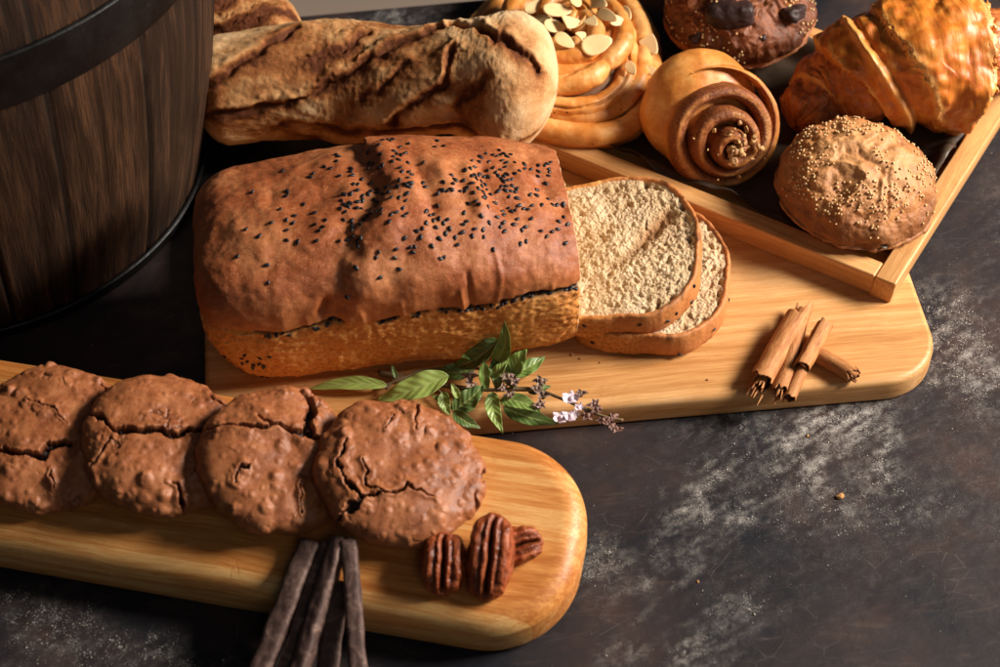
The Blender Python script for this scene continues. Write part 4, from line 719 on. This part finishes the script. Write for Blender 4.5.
P0=C[:,None]+dirv*3.5; P0=P0.reshape(-1,3); jag=.010*fbm(P0,1.6,4,3).reshape(TT.shape)+.006*fbm(P0,4,3,5).reshape(TT.shape)
def seg_r(tp): return None
prof=[ # start, slant, radii at start and end of the wrap
 (-.1,0,1.6,2.05),(.13,.02,2.2,2.85),(.305,.085,3.45,3.9),(.475,.06,4.3,4.5)]
RR=np.full(TT.shape,1.8); idx=np.zeros(TT.shape,int); edge=np.zeros(TT.shape); 
for q,(st0,sl,ra,rb) in enumerate(prof):
    e=st0+sl*dn+jag*1.2; nx=prof[q+1][0] if q<3 else .78; w_=np.clip((TT-e)/(nx-st0),0,1.1); on=sst(-.004,.010,TT-e); r_=ra+(rb-ra)*np.sqrt(w_)
    RR=RR*(1-on)+np.where(on>0,r_,RR)*on; idx=np.where(on>.5,q,idx); edge=np.maximum(edge*(1-on),np.exp(-((TT-e-.008)/.010)**2)*(q>0))
e=.705-.03*dn+jag*3.0; on=sst(-.006,.008,TT-e); RR=RR*(1-on)+(3.15-1.3*np.clip((TT-.72)/.28,0,1)**1.6)*on; idx=np.where(on>.5,4,idx); edge=np.maximum(edge*(1-on),np.exp(-((TT-e+.010)/.012)**2))
RR*=np.sqrt(np.clip(1-np.clip((.07-TT)/.07,0,1)**2,0,1)+1e-3)*np.sqrt(np.clip(1-np.clip((TT-.95)/.05,0,1)**2,0,1)+1e-3)
# ridges inside the broad wraps
Q=np.stack([TT*19,np.cos(AN)*3.6,np.sin(AN)*3.6],-1).reshape(-1,3); wcv=np.stack([TT*19*1.0,np.cos(AN)*1.5,np.sin(AN)*1.5],-1).reshape(-1,3)
bw1,_,bwi=worley(Q+.5*np.stack([fbm(Q,.8,2,1),fbm(Q,.8,2,2),0*Q[:,0]],1),.55,7); blis=(sst(.7,.1,bw1)*(bwi>.35)).reshape(TT.shape); lay=fbm(Q*(1.1,.22,.22),1,4,11).reshape(TT.shape); puf=fbm(Q*(.5,.45,.45),1,3,13).reshape(TT.shape); wr=np.abs(fbm(Q*(.7,.45,.45),1,2,17)).reshape(TT.shape)
rs=.395+.065*dn; mid=np.exp(-((TT-rs)/.014)**2)*(idx==2); RR=RR+(idx<4)*(.05*lay+.50*puf-.16*wr+.16*blis)+(idx==4)*(.16*puf-.35*wr+.10*fbm(Q,1.6,4,23).reshape(TT.shape))+.26*mid-.16*np.exp(-((TT-rs-.02)/.01)**2)*(idx==2)
flare=np.exp(-((TT-(.705-.03*dn)+.02)/.022)**2)*(idx==3)*sst(.2,.8,dn)*(.35+.9*np.clip(fbm(Q,.8,3,27).reshape(TT.shape)+.3,0,1)); RR+=flare*.5
V=(C[:,None]+dirv*RR[...,None]).reshape(-1,3); V[:,2]=np.maximum(V[:,2],2.6)
i=np.arange(m_*k).reshape(m_,k); j=np.roll(i,-1,1); F=np.stack([i[:-1].ravel(),j[:-1].ravel(),j[1:].ravel(),i[1:].ravel()],1)
c0=len(V); V=np.vstack([V,C[0],C[-1]]); F=[tuple(q) for q in F]+[(c0,int(i[0,q]),int(i[0,(q+1)%k])) for q in range(k)]+[(c0+1,int(i[-1,(q+1)%k]),int(i[-1,q])) for q in range(k)]
A=np.zeros((len(V),3)); A[:c0,0]=np.clip((idx==4)*.9+(idx==0)*.9+(idx==1)*.45,0,1).ravel(); A[:c0,1]=np.clip(wr*2.2-.25,0,.8).ravel(); A[:c0,2]=np.clip(edge*(.6+1.2*lay)+.5*mid,0,1).ravel()
o=mesh('croissant',V,F,CR,attr=A,vec=np.vstack([wcv,wcv[:2]])); tag(o,'glossy orange layered croissant lying across the back right of the tray','croissant')
# ------------------------------------------------------------ knotted almond bun
def knot_mat():
    m=Mat('knot_dough',.42,.45); r=m.rgb(); a=m.noise(.5,None,4,.6); b=m.noise(3,None,5,.7); c=m.noise(12,None,3,.7)
    col=m.ramp(m.m2('MULTIPLY_ADD',b,.25,m.m2('MULTIPLY',a,.75)),[(.34,srgb(186,104,36)),(.48,srgb(212,140,66)),(.6,srgb(228,174,106))])
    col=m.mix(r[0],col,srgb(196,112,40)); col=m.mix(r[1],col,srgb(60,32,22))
    sp=m.m2('MULTIPLY',m.m2('LESS_THAN',m.vor(1.5),.10),m.m2('GREATER_THAN',m.noise(.8),.5)); col=m.mix(sp,col,srgb(40,30,28))
    return m.out(col,.42,m.bump(m.m2('ADD',b,m.m2('MULTIPLY',c,.4)),.22,.08))
KM=knot_mat()
knot=thing('almond_bun','glazed knotted bun topped with sliced almonds, behind the round end of the baguette','bun')
kc=np.array([4.9,21.6,0]); ks=np.array([0,-.6,0])
def strand(pts,r,seed,sc=1.0,ends=True,flat=1.0):
    P=np.array(pts,float); P[:,:2]=kc[:2]+(P[:,:2]-kc[:2])*sc; C=catm(P+ks,200); t=np.linspace(0,1,200); R_=r*.9*(1+.10*np.sin(t*7+seed))
    if ends: R_=R_*np.clip(np.minimum(t,1-t)/.16,0,1)**.5*(1)+.02
    T0,N0,B0=frames(C); hz=np.cross(T0,(0,0,1)); hz/=np.linalg.norm(hz,axis=1,keepdims=True)+1e-9; C0,R0_=C,R_
    for sg in (-1,1):
        ph_=t*5+seed; off=R0_*.56; C=C0+hz*(off*np.cos(ph_*.55)*sg)[:,None]; C[:,2]+=off*.55*np.sin(ph_*.55)*sg; R_=R0_*.64
        lobe(C,R_,seed+sg*.5)
def lobe(C,R_,seed):
    V,F,uv=tube(C,R_,56); ax=np.vstack([np.repeat(C,56,0),C[0],C[-1]]); N=V-ax; N/=np.linalg.norm(N,axis=1,keepdims=True)+1e-9
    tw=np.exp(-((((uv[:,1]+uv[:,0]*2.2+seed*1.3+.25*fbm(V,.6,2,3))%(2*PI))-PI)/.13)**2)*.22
    V=V+N*(.13*fbm(V+seed,.5,3,3)+.04*fbm(V,1.8,3,5)-tw)[:,None]; V[:,2]=np.maximum(V[:,2],2.5)
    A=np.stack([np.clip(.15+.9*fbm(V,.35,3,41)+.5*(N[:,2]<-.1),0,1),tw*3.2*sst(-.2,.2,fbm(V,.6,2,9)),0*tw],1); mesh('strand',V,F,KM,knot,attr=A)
strand([(-.1,18.2,3.7),(1.6,15.7,3.7),(4.3,14.1,3.7),(7.0,14.0,3.7),(9.0,15.6,3.7),(10.0,18.3,3.7),(10.2,21.6,3.7),(9.8,25.2,3.7),(8.2,28.6,3.7),(4.9,30.2,3.7),(1.4,28.7,3.7),(-.5,25,3.7),(-.8,21,3.7),(-.1,18.2,3.7)],1.28,1,.97,False)
strand([(.6,18.0,4.9),(1.8,16.2,4.8),(4.4,14.9,4.8),(6.8,15.4,4.8),(8.4,17.4,4.9),(9.0,20.5,5.0),(8.8,23.8,5.0),(7.4,26.6,4.9),(5.0,27.9,4.9),(2.2,26.6,4.9)],1.22,2,.96)
strand([(.3,18.8,5.6),(1.6,17.3,5.9),(3.4,16.6,6.1),(5.4,16.9,6.2),(7.2,18.6,5.8)],1.15,3,.95)
strand([(1.9,20.2,6.2),(3.0,18.9,6.6),(4.4,18.5,6.8),(5.7,19.4,6.8),(5.8,21.4,6.8),(4.2,22.8,6.6)],1.05,4,.95)
strand([(4.6,17.9,5.9),(6.5,18.5,6.3),(7.6,20.2,6.5),(7.5,22.6,6.5),(6.3,24.9,6.3),(4.2,25.6,6)],1.1,5,.96)
strand([(.2,20.5,5.2),(.2,23.2,5.8),(1.4,25.4,5.9),(3.2,26.3,5.8)],1.2,6,.95)
strand([(2.3,21.4,6.6),(3.0,22.9,7.0),(4.8,23.2,7.1),(5.4,22.0,7.0),(4.6,20.6,7.0)],1.0,7,.97)
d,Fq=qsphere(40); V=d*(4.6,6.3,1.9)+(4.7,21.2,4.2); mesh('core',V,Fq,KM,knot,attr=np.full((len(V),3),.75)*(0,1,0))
am=Mat('almond_flake',.45,.4); a_=am.noise(2,None,4,.6); am.out(am.mix(a_,srgb(240,212,160),srgb(226,186,128)),nrm=am.bump(am.noise(5),.2,.05),Subsurface_Weight=.15,Subsurface_Radius=(.003,.002,.001))
AL=[(1.85,19.2,7.2,-55,.75),(2.9,18.7,7.75,70,.7),(3.5,19.8,8.0,25,.8),(4.1,18.5,7.9,-25,.75),(4.45,19.9,8.3,35,.95),(5.15,18.9,8.0,60,.6),(6.15,18.4,7.7,22,1.05),(5.8,20.1,8.2,-60,.6),(6.9,21.0,7.9,-40,.85),(7.5,20.9,7.6,20,.7),(8.35,17.9,6.15,-70,.6),(3.7,21.4,8.1,10,.8),(2.7,20.7,7.8,-30,.75),(6.3,22.3,7.9,-50,.85),(8.1,22.1,7.2,-65,.7),(4.9,22.2,8.2,80,.7),(2.2,22.4,7.6,40,.8),(9.7,21.0,5.7,-60,.9),(9.9,18.6,5.2,-60,.6)]
rg=np.random.default_rng(4)
for k,(x_,y_,z_,rz,s_) in enumerate(AL):
    na,nr=40,8; a=np.arange(na)/na*2*PI; r0=np.linspace(0,1,nr); o_=np.stack([np.cos(a)*s_*1.0,np.sin(a)*s_*.56*(1-.28*np.cos(a))],1)*(1+.05*perlin(np.stack([np.cos(a)*2,np.sin(a)*2,0*a+k],1),3))[:,None]
    X=(r0[:,None,None]*o_[None]).reshape(-1,2); cz=.06*np.sin(X[:,0]*2+k)-.10*(X[:,0]**2)*rg.uniform(-1,1); sx_=rg.uniform(.9,1.25); X=X*(sx_,sx_*rg.uniform(.8,1.15)); X[:,0]=np.maximum(X[:,0],-s_*rg.choice([1.3,.5,1.3,1.3])); V=np.vstack([np.c_[X,cz+.035],np.c_[X,cz-.035]]); n=na*nr; i=np.arange(n).reshape(nr,na); j=np.roll(i,-1,1)
    F=np.stack([i[:-1].ravel(),i[1:].ravel(),j[1:].ravel(),j[:-1].ravel()],1); e0=i[-1];e1=np.roll(e0,-1); F=np.vstack([F,F[:,::-1]+n,np.stack([e0,e0+n,e1+n,e1],1)])
    mesh('almond_flake',V,F,am.m,knot,M=TR((x_,y_-.6,z_),(rg.uniform(8,38),rg.uniform(-22,22),rz)))
# ------------------------------------------------------------ light, world, camera
def area(name,loc,tgt,size,en,col):
    l=bpy.data.lights.new(name,'AREA'); l.shape='RECTANGLE'; l.size,l.size_y=size[0]*S,size[1]*S; l.energy=en; l.color=col
    o=bpy.data.objects.new(name,l); COL.objects.link(o); d=(Vector(tgt)-Vector(loc))*S
    o.location=Vector(loc)*S; o.rotation_euler=d.to_track_quat('-Z','Y').to_euler(); return o
area('key_light',(150,16,98),(-4,-2,2),(66,42),73,(1,.92,.82))
area('fill_light',(50,-150,120),(0,0,0),(100,100),2.4,(1,.93,.86))
w=bpy.data.worlds.new('World'); sc.world=w; w.use_nodes=True; bg=w.node_tree.nodes['Background']; bg.inputs[0].default_value=(.30,.52,.72,1); bg.inputs[1].default_value=.035
cam=bpy.data.cameras.new('camera'); co=bpy.data.objects.new('camera',cam); COL.objects.link(co); sc.camera=co
cam.sensor_width=36; cam.lens=1830*36/1000; cam.clip_end=50; cam.clip_start=.01
co.location=(0,-.736043,.817459); co.rotation_euler=(rad(90-48),0,0)
cam.dof.use_dof=True; cam.dof.focus_distance=1.07; cam.dof.aperture_fstop=8.0
sc.view_settings.view_transform='Standard'; sc.view_settings.look='None'; sc.view_settings.exposure=0; sc.view_settings.gamma=1
sc.cycles.use_denoising=True; sc.cycles.max_bounces=6
